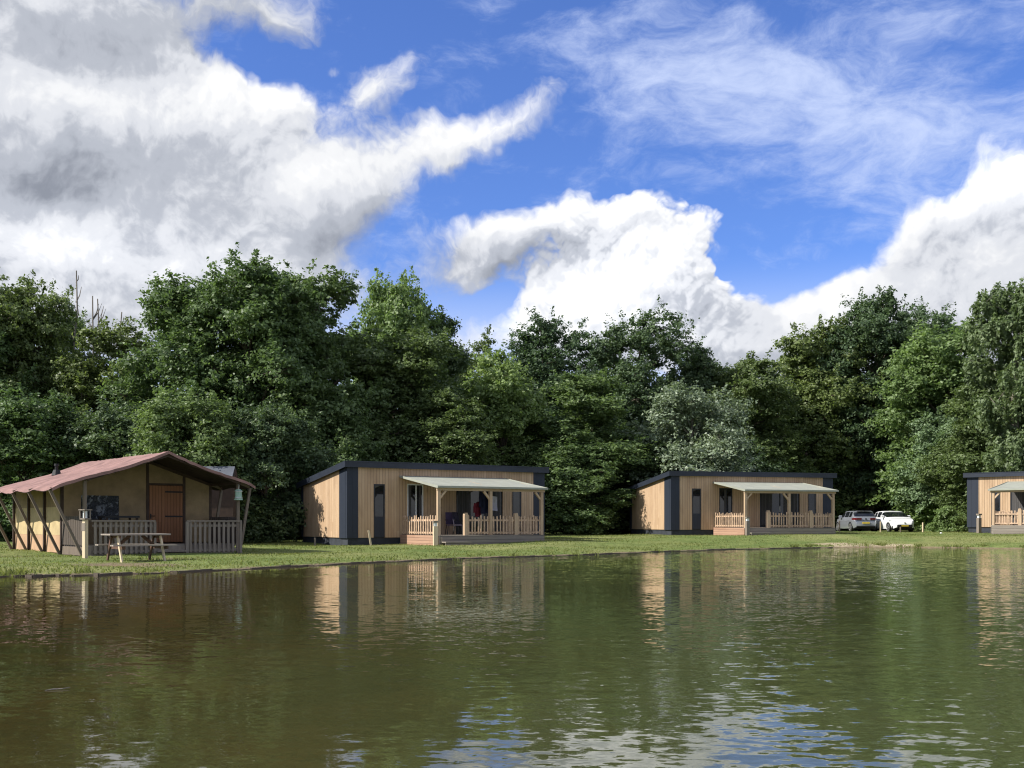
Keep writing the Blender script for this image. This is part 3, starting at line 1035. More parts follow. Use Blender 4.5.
def tent():
    W, D, PV = 5.25, 8.1, 2.3
    root = thing("tent_lodge", (-13.0, 31.82, .05), R(40), "safari tent lodge with maroon canvas roof, wooden door and railed porch", "tent")
    root.scale = (.95, .95, .95)
    RIDGE, EAVE, SL = 3.47, 2.56, .335
    OL, OR = 1.10, .50

    def roof_z(u):
        return RIDGE - abs(u - W / 2) * SL * (1.0 + .0 * u) - .06 * math.sin(min(1, abs(u - W / 2) / (W / 2)) * math.pi)
    # roof canvas: slight sag between the rafters, scalloped lower edges
    us = list(np.linspace(-OL, W / 2, 18)) + list(np.linspace(W / 2, W + OR, 18))[1:]
    vs = np.linspace(-.35, D + .3, 40)
    rng = random.Random(7)
    nse = [[rng.uniform(-.012, .012) for _ in us] for _ in vs]

    def rp(i, j, dz=0.0):
        u, v = us[i], vs[j]
        bay = ((v + .35) % 1.94) / 1.94
        edge = abs(u - W / 2) / (W / 2 + 1)
        z = roof_z(u) - .025 * math.sin(bay * math.pi) * (.3 + edge) + nse[j][i] + dz
        if i in (0, len(us) - 1):
            z -= .05 + .05 * math.sin(bay * math.pi)
        return (u, v, z)
    b, under_sheet = MB(), MB()
    for j in range(len(vs) - 1):
        for i in range(len(us) - 1):
            b.face([rp(i, j), rp(i + 1, j), rp(i + 1, j + 1), rp(i, j + 1)], [(us[i], vs[j]), (us[i + 1], vs[j]), (us[i + 1], vs[j + 1]), (us[i], vs[j + 1])])
            under_sheet.face([rp(i, j + 1, -.015), rp(i + 1, j + 1, -.015), rp(i + 1, j, -.015), rp(i, j, -.015)])
    for i in range(len(us) - 1):                                # hanging front hem
        b.face([rp(i, 0, -.10), rp(i + 1, 0, -.10), rp(i + 1, 0), rp(i, 0)])
    roof = b.build("canvas_roof", M_TROOF, root)
    under_sheet.build("roof_underside", M_TUNDER, roof)  # added sheet below the canvas, coloured dark for the shade there
    # flue
    fl = MB().tube([(1.12, 6.7, roof_z(1.12) - .05), (1.12, 6.7, roof_z(1.12) + .16)], [.19, .11], 12)
    fl.tube([(1.12, 6.7, roof_z(1.12) + .15), (1.12, 6.7, roof_z(1.12) + .33)], .060, 12)
    fl.tube([(1.12, 6.7, roof_z(1.12) + .31), (1.12, 6.7, roof_z(1.12) + .39)], [.09, .08], 12)
    fl.build("chimney_flue", M_BLACK, root)
    ww = roof_z
    # front wall of the inner tent
    d0, d1, dz = 2.95, 4.20, 2.42
    fw = MB()
    y0, y1 = PV, PV + .03

    def panel(mb, u0, u1, z0):
        pts = [(u0, z0), (u1, z0)]
        top = [u for u in np.linspace(u0, u1, 6)][::-1]
        pts += [(u, ww(u) - .12) for u in top]
        mb.prism(pts, 1, y0, y1)
    w0, w1, wz0, wz1 = .62, 1.90, 1.18, 2.02
    panel(fw, .04, w0, .36)
    fw.box((w0, y0, .36), (w1, y1, wz0))
    pts = [(w0, wz1), (w1, wz1)] + [(u, ww(u) - .12) for u in np.linspace(w1, w0, 5)]
    fw.prism(pts, 1, y0, y1)
    panel(fw, w1, d0 - .09, .36)
    panel(fw, d0 - .09, d1 + .09, dz + .07)
    panel(fw, d1 + .09, W - .04, .36)
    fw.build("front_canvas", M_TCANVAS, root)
    pw = MB()
    n = 8
    for i in range(n):
        for j in range(n):
            def q(a, c):
                return (w0 + (w1 - w0) * a / n, y0 + .012 + .02 * math.sin(a * 2.1 + c * 1.7) * math.sin(math.pi * a / n), wz0 + (wz1 - wz0) * c / n)
            pw.face([q(i, j), q(i + 1, j), q(i + 1, j + 1), q(i, j + 1)])
    pw.build("window", plastic_mat(), root)
    # door in its frame
    df = MB()
    df.box((d0 - .09, y0 - .03, .36), (d0, y1 + .02, ww(d0) - .12)).box((d1, y0 - .03, .36), (d1 + .09, y1 + .02, ww(d1) - .12))
    df.box((d0, y0 - .03, dz), (d1, y1 + .02, dz + .07))
    df.build("door_frame", M_TDARK, root)
    dd = MB().box((d0 + .01, y0 - .012, .38), (d1 - .01, y0 + .03, dz - .01))
    door = dd.build("door", M_TDOOR, root)
    tr = MB()
    um = d0 + (d1 - d0) * .42
    for (a, c) in ((d0 + .012, d0 + .10), (um - .05, um + .05), (d1 - .10, d1 - .012)):
        tr.box((a, y0 - .028, .40), (c, y0 - .0125, dz - .03))
    tr.box((um + .05, y0 - .026, 2.25), (d1 - .10, y0 - .0125, 2.37)).box((um + .05, y0 - .026, .40), (d1 - .10, y0 - .0125, .52))
    tr.build("door_trim", M_TDOOR, door)
    for z_ in (1.28, 2.16):
        MB().box((um + .06, y0 - .036, z_), (d1 - .02, y0 - .0285, z_ + .055)).build("strap_hinge", M_BLACK, door)
    hn = MB().tube([(d0 + .06, y0 - .03, 1.32), (d0 + .06, y0 - .08, 1.32), (d0 + .19, y0 - .08, 1.32)], .016, 6).box((d0 + .035, y0 - .034, 1.22), (d0 + .085, y0 - .0285, 1.40))
    hn.build("handle", M_BLACK, door)
    # side and back canvas, in bays between the posts
    bays = np.linspace(PV + .04, D, 4)
    for side in (0, 1):
        x0, x1 = (0.03, .055) if side == 0 else (W - .055, W - .03)
        for k in range(3):
            a, c = bays[k] + .05, bays[k + 1] - .05
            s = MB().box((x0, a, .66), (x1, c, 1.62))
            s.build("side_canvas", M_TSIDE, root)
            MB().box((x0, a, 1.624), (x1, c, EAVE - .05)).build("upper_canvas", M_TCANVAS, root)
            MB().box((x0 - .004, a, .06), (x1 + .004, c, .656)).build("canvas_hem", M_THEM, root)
    bk = MB()
    bk.prism([(.06, .1), (W - .06, .1)] + [(u, ww(u) - .08) for u in np.linspace(W - .06, .06, 9)], 1, D - .03, D)
    bk.build("back_canvas", M_TCANVAS, root)
    # posts, struts, rafters
    for side in (0, 1):
        x = 0 if side == 0 else W
        o = -OL + .04 if side == 0 else W + OR - .04
        sg = -1 if side == 0 else 1
        for k, v in enumerate([0] + list(bays)):
            MB().box((x - .05, v - .05, -.1), (x + .05, v + .05, EAVE - .06)).build("post", M_TPOLE if k == 0 else M_TDARK, root)
            st = MB().bar((x + sg * .07, v, .02), (o, v, roof_z(o) - .12), .085, .085)
            st.build("strut", M_TPOLE, root)
            ra = MB().bar((x - sg * .0, v, EAVE - .06), (o - sg * .02, v, roof_z(o) - .09), .07, .09)
            ra.build("rafter_end", M_TPOLE, root)
    rb = MB().bar((W / 2, -.2, RIDGE - .10), (W / 2, D, RIDGE - .10), .08, .10)
    for x in (0.0, W):
        rb.bar((x, -.05, EAVE - .09), (x, D, EAVE - .09), .08, .08)
    for v in (-.22, PV - .1):
        for s_ in (-1, 1):
            rb.bar((W / 2, v, RIDGE - .14), (W / 2 + s_ * (W / 2), v, EAVE - .10), .07, .09)
    rb.build("ridge_frame", M_TDARK, root)
    # porch deck, railings
    dk = MB().box((.06, .05, .26), (W - .06, D - .05, .345))
    for u in np.linspace(.3, W - .3, 4):
        dk.box((u - .06, .15, -.3), (u + .06, D - .3, .255))
    dk.build("deck", M_DECK, root)
    MB().box((.12, .025, -.05), (W - .12, .048, .30)).build("deck_skirt", M_GREYWOOD, root)
    sd = MB().box((-.028, .06, .02), (-.002, PV - .06, .30))
    sd.build("deck_skirt", M_TPOLE, root)

    def rail(a, c, z0, z1, axis, at_, step=.165, w=.088):
        m = MB()
        L = abs(c - a)
        n = int(L / step)
        for k in range(n):
            s = a + (c - a) * (k + .5) / n
            hw = w / 2
            if axis == 0:
                m.box((s - hw, at_ - .012, z0 + .05), (s + hw, at_ + .012, z1 - .05))
            else:
                m.box((at_ - .012, s - hw, z0 + .05), (at_ + .012, s + hw, z1 - .05))
        lo, hi = min(a, c), max(a, c)
        for z in (z0 + .12, z1 - .18):
            if axis == 0:
                m.box((lo, at_ + .0125, z - .04), (hi, at_ + .045, z + .04))
            else:
                m.box((at_ + .0125, lo, z - .04), (at_ + .045, hi, z + .04))
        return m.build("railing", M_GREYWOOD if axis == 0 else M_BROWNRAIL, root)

    def cap(p, q):
        return MB().bar(p, q, .10, .045).build("handrail", M_GREYWOOD, root)
    rail(.24, 2.22, .02, 1.16, 0, -.03)
    cap((.20, -.03, 1.14), (2.28, -.03, 1.14))
    rail(3.42, W + .06, .02, 1.16, 0, -.03)
    cap((3.36, -.03, 1.14), (W + .12, -.03, 1.14))
    for u in (2.26, 3.38, W + .08):
        MB().box((u - .045, -.075, -.1), (u + .045, .015, 1.112)).build("railing_post", M_GREYWOOD, root)
    rail(.08, PV - .06, .30, 1.34, 1, -.02, step=.17, w=.155)
    rail(.08, PV - .06, .30, 1.34, 1, W - .05, step=.17, w=.155)
    MB().box((2.31, -.20, .10), (3.32, .02, .15)).build("step", M_GREYWOOD, root)
    return root


TENT = tent()


# ----------------------------------------------------------------------------
# trees
# ----------------------------------------------------------------------------
M_BARK = bark_mat("brown_bark", (.055, .042, .030), (.13, .105, .08))
M_BARKP = bark_mat("pale_bark", (.14, .125, .10), (.26, .24, .20))
M_DEADWOOD = bark_mat("dead_wood", (.14, .12, .10), (.26, .23, .20))
LEAVES = {
    'oak': leaf_mat("dark_oak_leaves", (.047, .080, .040), (.130, .190, .090), .32),
    'green': leaf_mat("green_leaves", (.066, .108, .040), (.184, .257, .106), .36),
    'olive': leaf_mat("olive_leaves", (.071, .104, .037), (.196, .255, .098), .36),
    'light': leaf_mat("light_green_leaves", (.108, .162, .050), (.308, .400, .171), .42),
    'silver': leaf_mat("silver_leaves", (.095, .127, .074), (.401, .459, .326), .30, rough=.45),
    'greysage': leaf_mat("sage_leaves", (.067, .112, .059), (.248, .347, .198), .34),
    'willow': leaf_mat("drooping_leaves", (.070, .109, .047), (.201, .267, .148), .38),
    'under': leaf_mat("undergrowth_leaves", (.053, .080, .032), (.128, .172, .067), .30),
}


def leaf_quads(rs, centers, normals, size, droop=0.0, long=1.0):
    """Small folded leaf sprays: one quad each, pointing every way but mostly outwards."""
    n = len(centers)
    nrm = normals + rs.normal(0, .55, (n, 3))
    nrm /= np.linalg.norm(nrm, axis=1, keepdims=True) + 1e-9
    a = rs.normal(0, 1, (n, 3))
    a[:, 2] -= droop
    u = a - (a * nrm).sum(1, keepdims=True) * nrm
    u /= np.linalg.norm(u, axis=1, keepdims=True) + 1e-9
    v = np.cross(nrm, u)
    s = size * rs.uniform(.6, 1.35, (n, 1))
    L, Wd = s * long, s * .62
    fold = nrm * s * rs.uniform(-.16, .16, (n, 1))
    p0 = centers - u * L * .5
    p1 = centers + v * Wd * .5 + fold - u * L * rs.uniform(-.12, .12, (n, 1))
    p2 = centers + u * L * .5
    p3 = centers - v * Wd * .5 + fold + u * L * rs.uniform(-.12, .12, (n, 1))
    verts = np.stack([p0, p1, p2, p3], 1).reshape(-1, 3)
    return verts


def tree_mesh(seed, H, Rc, base, n_lobe, leaves, size, mat, bark, style='round', name="tree"):
    """A crown of leaf clumps on limbs: returns the two part meshes as (trunk builder, crown vertices)."""
    rs = np.random.RandomState(seed)
    ch = H - base
    lobes = []
    tries = 0
    while len(lobes) < n_lobe and tries < 6000:
        tries += 1
        h = rs.uniform(0.03, .97)
        if style == 'round':
            env = math.sin(math.pi * (h * .86 + .12)) ** .55
        elif style == 'oval':
            env = math.sin(math.pi * (h * .88 + .07) ** 1.0) ** .62
        elif style == 'cone':
            env = (1 - h) ** .7 * (.35 + .65 * min(1, h * 5)) + .08
        elif style == 'spread':
            env = (min(1, h * 2.2) ** .7) * (1 - max(0, h - .62) / .38 * .55)
        elif style == 'bush':
            env = math.sqrt(max(0, 1 - h * h)) * 1.0
        else:
            env = .75
        th = rs.uniform(0, 2 * np.pi)
        rr = env * Rc * math.sqrt(rs.uniform(.0, 1.0)) * .80
        c = np.array([rr * math.cos(th), rr * math.sin(th), base + h * ch])
        r = Rc * rs.uniform(.26, .44) * (1.0 - .30 * h)
        c[2] = min(c[2], H - r * .85)
        if any(np.linalg.norm(c - l[0]) < (r + l[1]) * .36 for l in lobes):
            continue
        lobes.append((c, r))
    wts = np.array([r ** 2 for _, r in lobes])
    wts = wts / wts.sum()
    C, N = [], []
    tips = []
    for (c, r), w in zip(lobes, wts):
        nl = int(leaves * w)
        nc = max(5, int(nl / 42))
        # twigs: clumps spread through the shell of the lobe
        d = rs.normal(0, 1, (nc, 3))
        d /= np.linalg.norm(d, axis=1, keepdims=True)
        rad = r * rs.uniform(.30, 1.0, (nc, 1)) ** .55 * rs.uniform(.85, 1.22, (nc, 1))
        cc = c + d * rad * np.array([1.0, 1.0, .78])
        cr = rs.uniform(.18, .40, nc) * (r ** .5) * .62
        k = rs.randint(0, nc, nl)
        off = rs.normal(0, 1, (nl, 3)) * cr[k][:, None] * np.array([1, 1, .55])
        if style == 'weep':
            off[:, 2] = -np.abs(off[:, 2]) * 4.2
            off[:, :2] *= .45
        pts = cc[k] + off
        C.append(pts)
        nn = (pts - c) / r * .6 + np.array([0, 0, .55])
        N.append(nn)
        tips.append((c, r, cc[:: max(1, nc // 5)]))
        # young shoots that stand out of the crown and break its outline
        if style not in ('weep', 'bush'):
            out = c - np.array([0, 0, base + ch * .35])
            out = out / (np.linalg.norm(out) + 1e-6)
            for _ in range(4):
                dd = out + rs.normal(0, .55, 3)
                dd /= np.linalg.norm(dd)
                ns_ = rs.randint(16, 44)
                tt = rs.uniform(.85, rs.uniform(1.15, 1.75), (ns_, 1))
                sp = c + dd * r * tt + rs.normal(0, .13, (ns_, 3)) * (2.0 - tt)
                C.append(sp)
                N.append(np.tile(dd, (ns_, 1)) * .4 + np.array([0, 0, .5]))
    C = np.concatenate(C)
    N = np.concatenate(N)
    keep = C[:, 2] > .05
    C, N = C[keep], N[keep]
    verts = leaf_quads(rs, C, N, size, droop=2.5 if style == 'weep' else .25, long=1.25 if style == 'weep' else 1.0)
    # trunk with limbs to every lobe
    tb = MB()
    r0 = .02 * H + .05
    bend = rs.normal(0, .03 * H, (5, 2))
    zs = [-.4, H * .25, H * .5, H * .72, H * .9]
    axis = [Vector((bend[i, 0] * (i > 0) * .6, bend[i, 1] * (i > 0) * .6, z)) for i, z in enumerate(zs)]
    tb.tube(axis, [r0 * 1.15, r0 * .85, r0 * .55, r0 * .3, r0 * .1], 8)
    for c, r, tip in tips:
        c = Vector(c)
        zst = min(max(base * .6, c.z - (.55 * math.hypot(c.x, c.y) + .4)), H * .85)
        f = 0
        for i in range(4):
            if zs[i] <= zst <= zs[i + 1]:
                f = (zst - zs[i]) / (zs[i + 1] - zs[i])
                st = axis[i].lerp(axis[i + 1], f)
                break
        else:
            st = axis[1]
        rl = max(.025, r0 * .42 * (1 - zst / H))
        mid = st.lerp(c, .5) + Vector((0, 0, .12 * (c - st).length))
        tb.tube([st, mid, c], [rl, rl * .65, rl * .28], 5, cap=False)
        for q in tip[:5]:
            q = Vector(q)
            tb.tube([c, c.lerp(q, .55) + Vector((0, 0, .05)), q], [rl * .28, rl * .2, .008], 4, cap=False)
    return tb, verts


class TreeKind:
    def __init__(self, seed, H, Rc, base, n_lobe, leaves, size, mat, bark, style):
        self.H, self.Rc = H, Rc
        tb, verts = tree_mesh(seed, H, Rc, base, n_lobe, leaves, size, mat, bark, style)
        self.trunk = tb.build("trunk", bark)
        self.crown = np_mesh("crown", verts, np.arange(len(verts)), 4, LEAVES[mat])
        # the size as built, so that a tree can be given the height and breadth it has in the photograph
        self.top = float(np.percentile(verts[:, 2], 99.97))
        self.rad = float(np.percentile(np.hypot(verts[:, 0], verts[:, 1]), 95))
        self.used = False


KINDS = {
    'oak_a': TreeKind(11, 15, 3.9, 2.2, 60, 91260, .192, 'oak', M_BARK, 'round'),
    'oak_b': TreeKind(12, 15, 4.4, 4.0, 46, 70200, .200, 'oak', M_BARK, 'spread'),
    'oak_c': TreeKind(31, 15, 4.2, 3.2, 50, 73710, .200, 'oak', M_BARK, 'spread'),
    'green_a': TreeKind(13, 14, 4.0, .6, 70, 112320, .192, 'green', M_BARK, 'round'),
    'green_b': TreeKind(14, 14, 3.7, .6, 66, 105300, .192, 'green', M_BARK, 'oval'),
    'green_c': TreeKind(33, 14, 4.2, .8, 72, 112320, .192, 'green', M_BARK, 'round'),
    'olive_a': TreeKind(15, 13, 3.7, .6, 60, 91260, .192, 'olive', M_BARK, 'oval'),
    'olive_b': TreeKind(16, 13, 4.0, .8, 62, 94770, .192, 'olive', M_BARK, 'round'),
    'light_a': TreeKind(17, 11, 3.5, .6, 54, 73710, .192, 'light', M_BARK, 'oval'),
    'light_b': TreeKind(18, 12, 3.8, .8, 58, 80730, .192, 'light', M_BARK, 'round'),
    'silver': TreeKind(19, 8, 3.5, .4, 48, 63180, .160, 'silver', M_BARKP, 'round'),
    'sage': TreeKind(20, 8, 3.3, 2.0, 46, 63180, .176, 'greysage', M_BARKP, 'round'),
    'weeping': TreeKind(21, 14, 3.2, 1.6, 46, 80730, .160, 'willow', M_BARKP, 'weep'),
    'dark_low': TreeKind(22, 8, 3.6, .2, 50, 73710, .184, 'oak', M_BARK, 'round'),
    'green_low': TreeKind(23, 8, 3.6, .2, 50, 73710, .176, 'green', M_BARK, 'oval'),
    'pine': TreeKind(24, 14, 2.8, 1.6, 50, 52650, .176, 'oak', M_BARK, 'cone'),
    'airy': TreeKind(25, 13, 2.6, 3.0, 20, 12285, .176, 'olive', M_DEADWOOD, 'oval'),
}


def plant_tree(kind, px, top, dist, half, label, name, cat="tree", group=None, rot=None, base_px=None):
    """A tree whose crown tip shows at pixel (px, top) and which is about half pixels wide to each side."""
    k = KINDS[kind]
    x = (px - CX) / FPX * dist
    z0 = gz(x, dist)
    h = CAMH + (HY - top) / FPX * dist - z0
    r = half * 1.18 / FPX * dist
    root = thing(name, (x, dist, z0), rot if rot is not None else (px * 1.7) % 6.28, label, cat, group)
    root.scale = (r / k.rad, r / k.rad, h / k.top)
    if not k.used:
        k.used = True
        parts = [k.trunk, k.crown]
    else:
        parts = []
        for src in (k.trunk, k.crown):
            c = src.copy()
            COL.objects.link(c)
            parts.append(c)
    for p in parts:
        p.parent = root
    return root


TREES = [
    # kind, x, top y, distance, half width, label, name
    ('olive_b', 22, 270, 60, 52, "tall olive green tree at the far left edge of the wood", "broadleaf_tree"),
    ('green_b', 68, 312, 64, 38, "dark tree standing just under the bare dead stems", "broadleaf_tree"),
    ('olive_a', 120, 322, 60, 48, "lower olive green tree in the dip between the leftmost tree and the big green tree", "broadleaf_tree"),
    ('green_a', 196, 275, 57, 62, "big green tree whose crown slopes up to the left of the tallest crown", "broadleaf_tree"),
    ('green_c', 258, 257, 56, 66, "tallest green crown of the wood, above the tent ridge's right side", "broadleaf_tree"),
    ('green_b', 322, 268, 58, 56, "big green tree right of the tallest crown, above the dark corner of the garment-hung cabin", "broadleaf_tree"),
    ('light_b', 392, 272, 70, 44, "brighter green tree rising behind, where the skyline starts to fall", "broadleaf_tree"),
    ('pine', 443, 312, 72, 30, "narrow dark tree stepping down beside the brighter green tree", "conifer_tree"),
    ('airy', 481, 326, 76, 26, "thin half bare tree against the white cloud in the gap", "sparse_tree"),
    ('olive_b', 402, 322, 60, 62, "rounded olive green tree behind the middle of the garment-hung cabin's roof", "broadleaf_tree"),
    ('light_a', 505, 352, 62, 46, "light green tree with pale leaves left of the two dark oaks", "broadleaf_tree"),
    ('oak_b', 552, 312, 80, 46, "dark oak left of the paired oaks against the bright cumulus", "oak_tree"),
    ('oak_c', 640, 306, 80, 46, "dark oak with ragged top right of the paired oaks", "oak_tree"),
    ('oak_a', 694, 346, 82, 34, "small dark oak whose crown ends the run of oaks", "oak_tree"),
    ('green_b', 592, 372, 64, 58, "deep green tree standing in front of the gap between the two oaks", "broadleaf_tree"),
    ('olive_a', 738, 354, 80, 46, "olive crowned tree at the lowest part of the skyline", "broadleaf_tree"),
    ('silver', 690, 384, 63, 52, "silvery leaved tree above the veranda of the empty cabin", "willow_tree"),
    ('olive_b', 822, 318, 85, 54, "broad olive green tree forming the left shoulder of the right hand group", "broadleaf_tree"),
    ('oak_a', 868, 290, 84, 42, "tallest dark oak above the two parked cars", "oak_tree"),
    ('oak_c', 922, 298, 86, 44, "dark oak behind the light green tree, next to the tallest dark oak", "oak_tree"),
    ('light_b', 948, 322, 77, 54, "light green tree with yellowish crown in front of the dark oaks", "broadleaf_tree"),
    ('weeping', 1018, 280, 66, 44, "tall birch with drooping twigs at the right edge of the photo", "birch_tree"),
    ('sage', 947, 408, 75, 38, "low grey green tree over the leafy bush", "willow_tree"),
    ('oak_a', 862, 385, 88, 46, "dark green tree right behind the parked cars", "broadleaf_tree"),
    ('green_a', 785, 416, 84, 46, "mid green tree over the right end of the empty cabin's roof", "broadleaf_tree"),
    ('dark_low', 640, 430, 66, 46, "low dark tree over the left end of the empty cabin", "broadleaf_tree"),
    ('green_low', 572, 440, 60, 44, "low dark green tree right beside the garment-hung cabin", "broadleaf_tree"),
    ('dark_low', 268, 400, 48.5, 46, "low dark tree filling the space between tent and cabin", "broadleaf_tree"),
    ('green_low', 340, 400, 56, 46, "low green tree just behind the garment-hung cabin's dark corner", "broadleaf_tree"),
    ('olive_a', 452, 392, 58, 46, "low olive green tree behind the right end of the garment-hung cabin", "broadleaf_tree"),
    ('green_low', 196, 392, 47, 52, "low green tree directly behind the tent's ridge", "broadleaf_tree"),
    ('dark_low', 118, 400, 52, 52, "low dark tree behind the tent's chimney flue", "broadleaf_tree"),
    ('green_low', 34, 392, 52, 56, "low green tree over the tent's back corner at the left edge", "broadleaf_tree"),
    ('green_low', 892, 428, 86, 34, "shaded low tree between the white car and the grey green tree", "broadleaf_tree"),
    ('olive_b', 992, 372, 70, 50, "olive green tree behind the roof of the sunlit cabin", "broadleaf_tree"),
    ('dark_low', 720, 440, 70, 46, "low dark tree under the silvery tree, behind the empty cabin", "broadleaf_tree"),
    ('oak_a', 1060, 330, 74, 50, "dark tree partly cut off by the right edge, behind the birch", "broadleaf_tree"),
    ('olive_a', 466, 348, 84, 34, "tree filling the low part of the skyline beside the thin half bare tree", "broadleaf_tree"),
    ('green_b', 772, 376, 92, 40, "shaded tree seen through the dip right of the olive crowned tree", "broadleaf_tree"),
    ('oak_a', 716, 366, 92, 40, "dark tree closing the gap behind the silvery tree's top", "broadleaf_tree"),
    ('green_c', -36, 300, 58, 52, "green tree mostly cut off by the left edge", "broadleaf_tree"),
]
for k_, px_, top_, d_, h_, lab_, nm_ in TREES:
    plant_tree(k_, px_, top_, d_, h_, lab_, nm_, group="trees of the wood behind the cabins")


def dead_stem(px, top, dist, seed, label):
    rng = random.Random(seed)
    x = (px - CX) / FPX * dist
    z0 = gz(x, dist)
    h = CAMH + (HY - top) / FPX * dist - z0
    root = thing("dead_tree", (x, dist, z0), 0, label, "dead tree", "bare dead stems above the wood")
    b = MB()
    pts = [Vector((0, 0, -.3))]
    for k in range(1, 8):
        pts.append(Vector((rng.uniform(-.12, .12), rng.uniform(-.1, .1), h * k / 7)))
    b.tube(pts, [.13 - .014 * k for k in range(8)], 6)
    b.build("trunk", M_DEADWOOD, root)
    t = MB()
    for k in range(9):
        z = h * rng.uniform(.72, .97)
        a = rng.uniform(0, 6.28)
        L = rng.uniform(.4, 1.0)
        s = Vector((0, 0, z))
        e = s + Vector((math.cos(a) * L * .55, math.sin(a) * L * .3, L))
        t.tube([s, s.lerp(e, .5) + Vector((.05, 0, -.04)), e], [.04, .03, .012], 5)
    t.build("branch", M_DEADWOOD, root)


dead_stem(76, 271, 62, 1, "bare dead stem, tallest of those beside the leftmost tree")
dead_stem(93, 296, 62.5, 2, "short bare dead stem in the middle of the dead stems")
dead_stem(98, 299, 63, 5, "thin bare dead stem nearly touching the short one beside it")
dead_stem(121, 312, 61, 9, "forked dead stem lowest of those, over the olive green tree in the dip")


def build_bush():
    rs = np.random.RandomState(5)
    x = (949 - CX) / FPX * 63
    z0 = gz(x, 63)
    root = thing("leafy_bush", (x, 63, z0), 0, "bright green leafy bush between the white car and the sunlit cabin", "bush")
    tb, verts = tree_mesh(77, 1.62, 1.15, .0, 26, 9000, .14, 'light', M_BARK, 'bush')
    np_mesh("foliage", verts, np.arange(len(verts)), 4, LEAVES['light'], root)
    tb.build("stem", M_BARK, root)


build_bush()


def build_undergrowth():
    """The shaded thicket under and behind the trees."""
    rs = np.random.RandomState(8)
    n = 90000
    X = rs.uniform(-52, 56, n)
    base = np.interp(X, [-52, -20, -5, 10, 22, 40, 56], [58, 57, 64, 76, 88, 92, 96])
    Y = base + rs.uniform(0, 6, n) + 1.2 * np.sin(X * .8)
    Hh = 4.6 + 1.6 * np.sin(X * .55) + 1.2 * np.sin(X * 1.3 + 1)
    Z = Hh * rs.uniform(0, 1, n) ** .8
    z0 = np.concatenate([ground_z(c) for c in np.array_split(np.stack([X, Y], 1), 40)])
    C = np.stack([X, Y, Z + z0], 1)
    N = np.tile(np.array([0, -.6, .5]), (n, 1))
    v = leaf_quads(rs, C, N, .42)
    tag(np_mesh("undergrowth", v, np.arange(len(v)), 4, LEAVES['under']), "dark shaded thicket under the trees behind the cabins", "undergrowth", kind='stuff')


build_undergrowth()


def build_grass():
    rs = np.random.RandomState(3)
    n = 170000
    # denser towards the pond, where it is seen nearest
    X = rs.uniform(-24, 36, n)
    Y = 18 + 48 * rs.uniform(0, 1, n) ** 1.25
    xy = np.stack([X, Y], 1)
    s = np.concatenate([shore_distance(c) for c in np.array_split(xy, 30)])
    vis = np.abs(X / Y) < .56
    keep = (s > .12) & (s < 26) & vis
    # none inside the buildings
    for root, W, D in ((cabin1, 9.9, 5.3), (cabin2, 9.6, 5.2), (cabin3, 9.9, 5.3), (TENT, 5.0, 7.7)):
        a = root.rotation_euler[2]
        dx, dy = X - root.location.x, Y - root.location.y
        u, v = dx * math.cos(a) + dy * math.sin(a), -dx * math.sin(a) + dy * math.cos(a)
        keep &= ~((u > .05) & (u < W - .05) & (v > .05) & (v < D - .05))
    xy, s = xy[keep], s[keep]
    # rank tufts here and there along the water's edge and round the posts
    edge = SHORE_LINE[(SHORE_LINE[:, 1] > 17) & (np.abs(SHORE_LINE[:, 0]) < 24)]
    pick = edge[rs.randint(0, len(edge), 44)] + np.column_stack([rs.uniform(-.5, .5, 44), rs.uniform(.05, .55, 44)])
    tuft = np.repeat(pick, 46, axis=0) + rs.normal(0, .10, (44 * 46, 2))
    n_plain = len(xy)
    xy = np.concatenate([xy, tuft])
    s = np.concatenate([s, np.full(len(tuft), .6)])
    z = np.concatenate([ground_z(c) for c in np.array_split(xy, 30)])
    n = len(xy)
    h = rs.uniform(.025, .06, n) * (1 + .9 * np.exp(-s / .5)) * (1 + .5 * np.sin(xy[:, 0] * 1.1) * np.sin(xy[:, 1] * .9))
    h[n_plain:] *= np.repeat(rs.uniform(1.1, 2.2, 44), 46)
    a = rs.uniform(0, 6.28, n)
    w = rs.uniform(.012, .03, n)
    lean = rs.normal(0, .45, (n, 2)) * h[:, None]
    p = np.column_stack([xy, z - .01])
    d = np.stack([np.cos(a) * w, np.sin(a) * w, np.zeros(n)], 1)
    tip = p + np.column_stack([lean, h])
    verts = np.stack([p - d, p + d, tip], 1).reshape(-1, 3)
    m = leaf_mat("grass_blades", (.115, .145, .040), (.235, .248, .098), .38, rough=.6, spec=.2)
    tag(np_mesh("grass", verts, np.arange(len(verts)), 3, m), "mown lawn grass along the pond bank", "grass", kind='stuff')


build_grass()


# ----------------------------------------------------------------------------
# cars
# ----------------------------------------------------------------------------
def car_paint(name, col, metal=.0):
    m, t, b = new_mat(name)
    tc = t.n('ShaderNodeTexCoord').outputs['Object']
    nz = t.noise(tc, 3.0, 4, .6)
    f = t.map(nz, .3, .7, .92, 1.04)
    t.put(b.inputs['Base Color'], t.mix(1.0, (*col, 1), t.xyz(f, f, f), 'MULTIPLY'))
    b.inputs['Roughness'].default_value = .32
    b.inputs['Metallic'].default_value = metal
    b.inputs['Coat Weight'].default_value = .6
    b.inputs['Coat Roughness'].default_value = .06
    return m


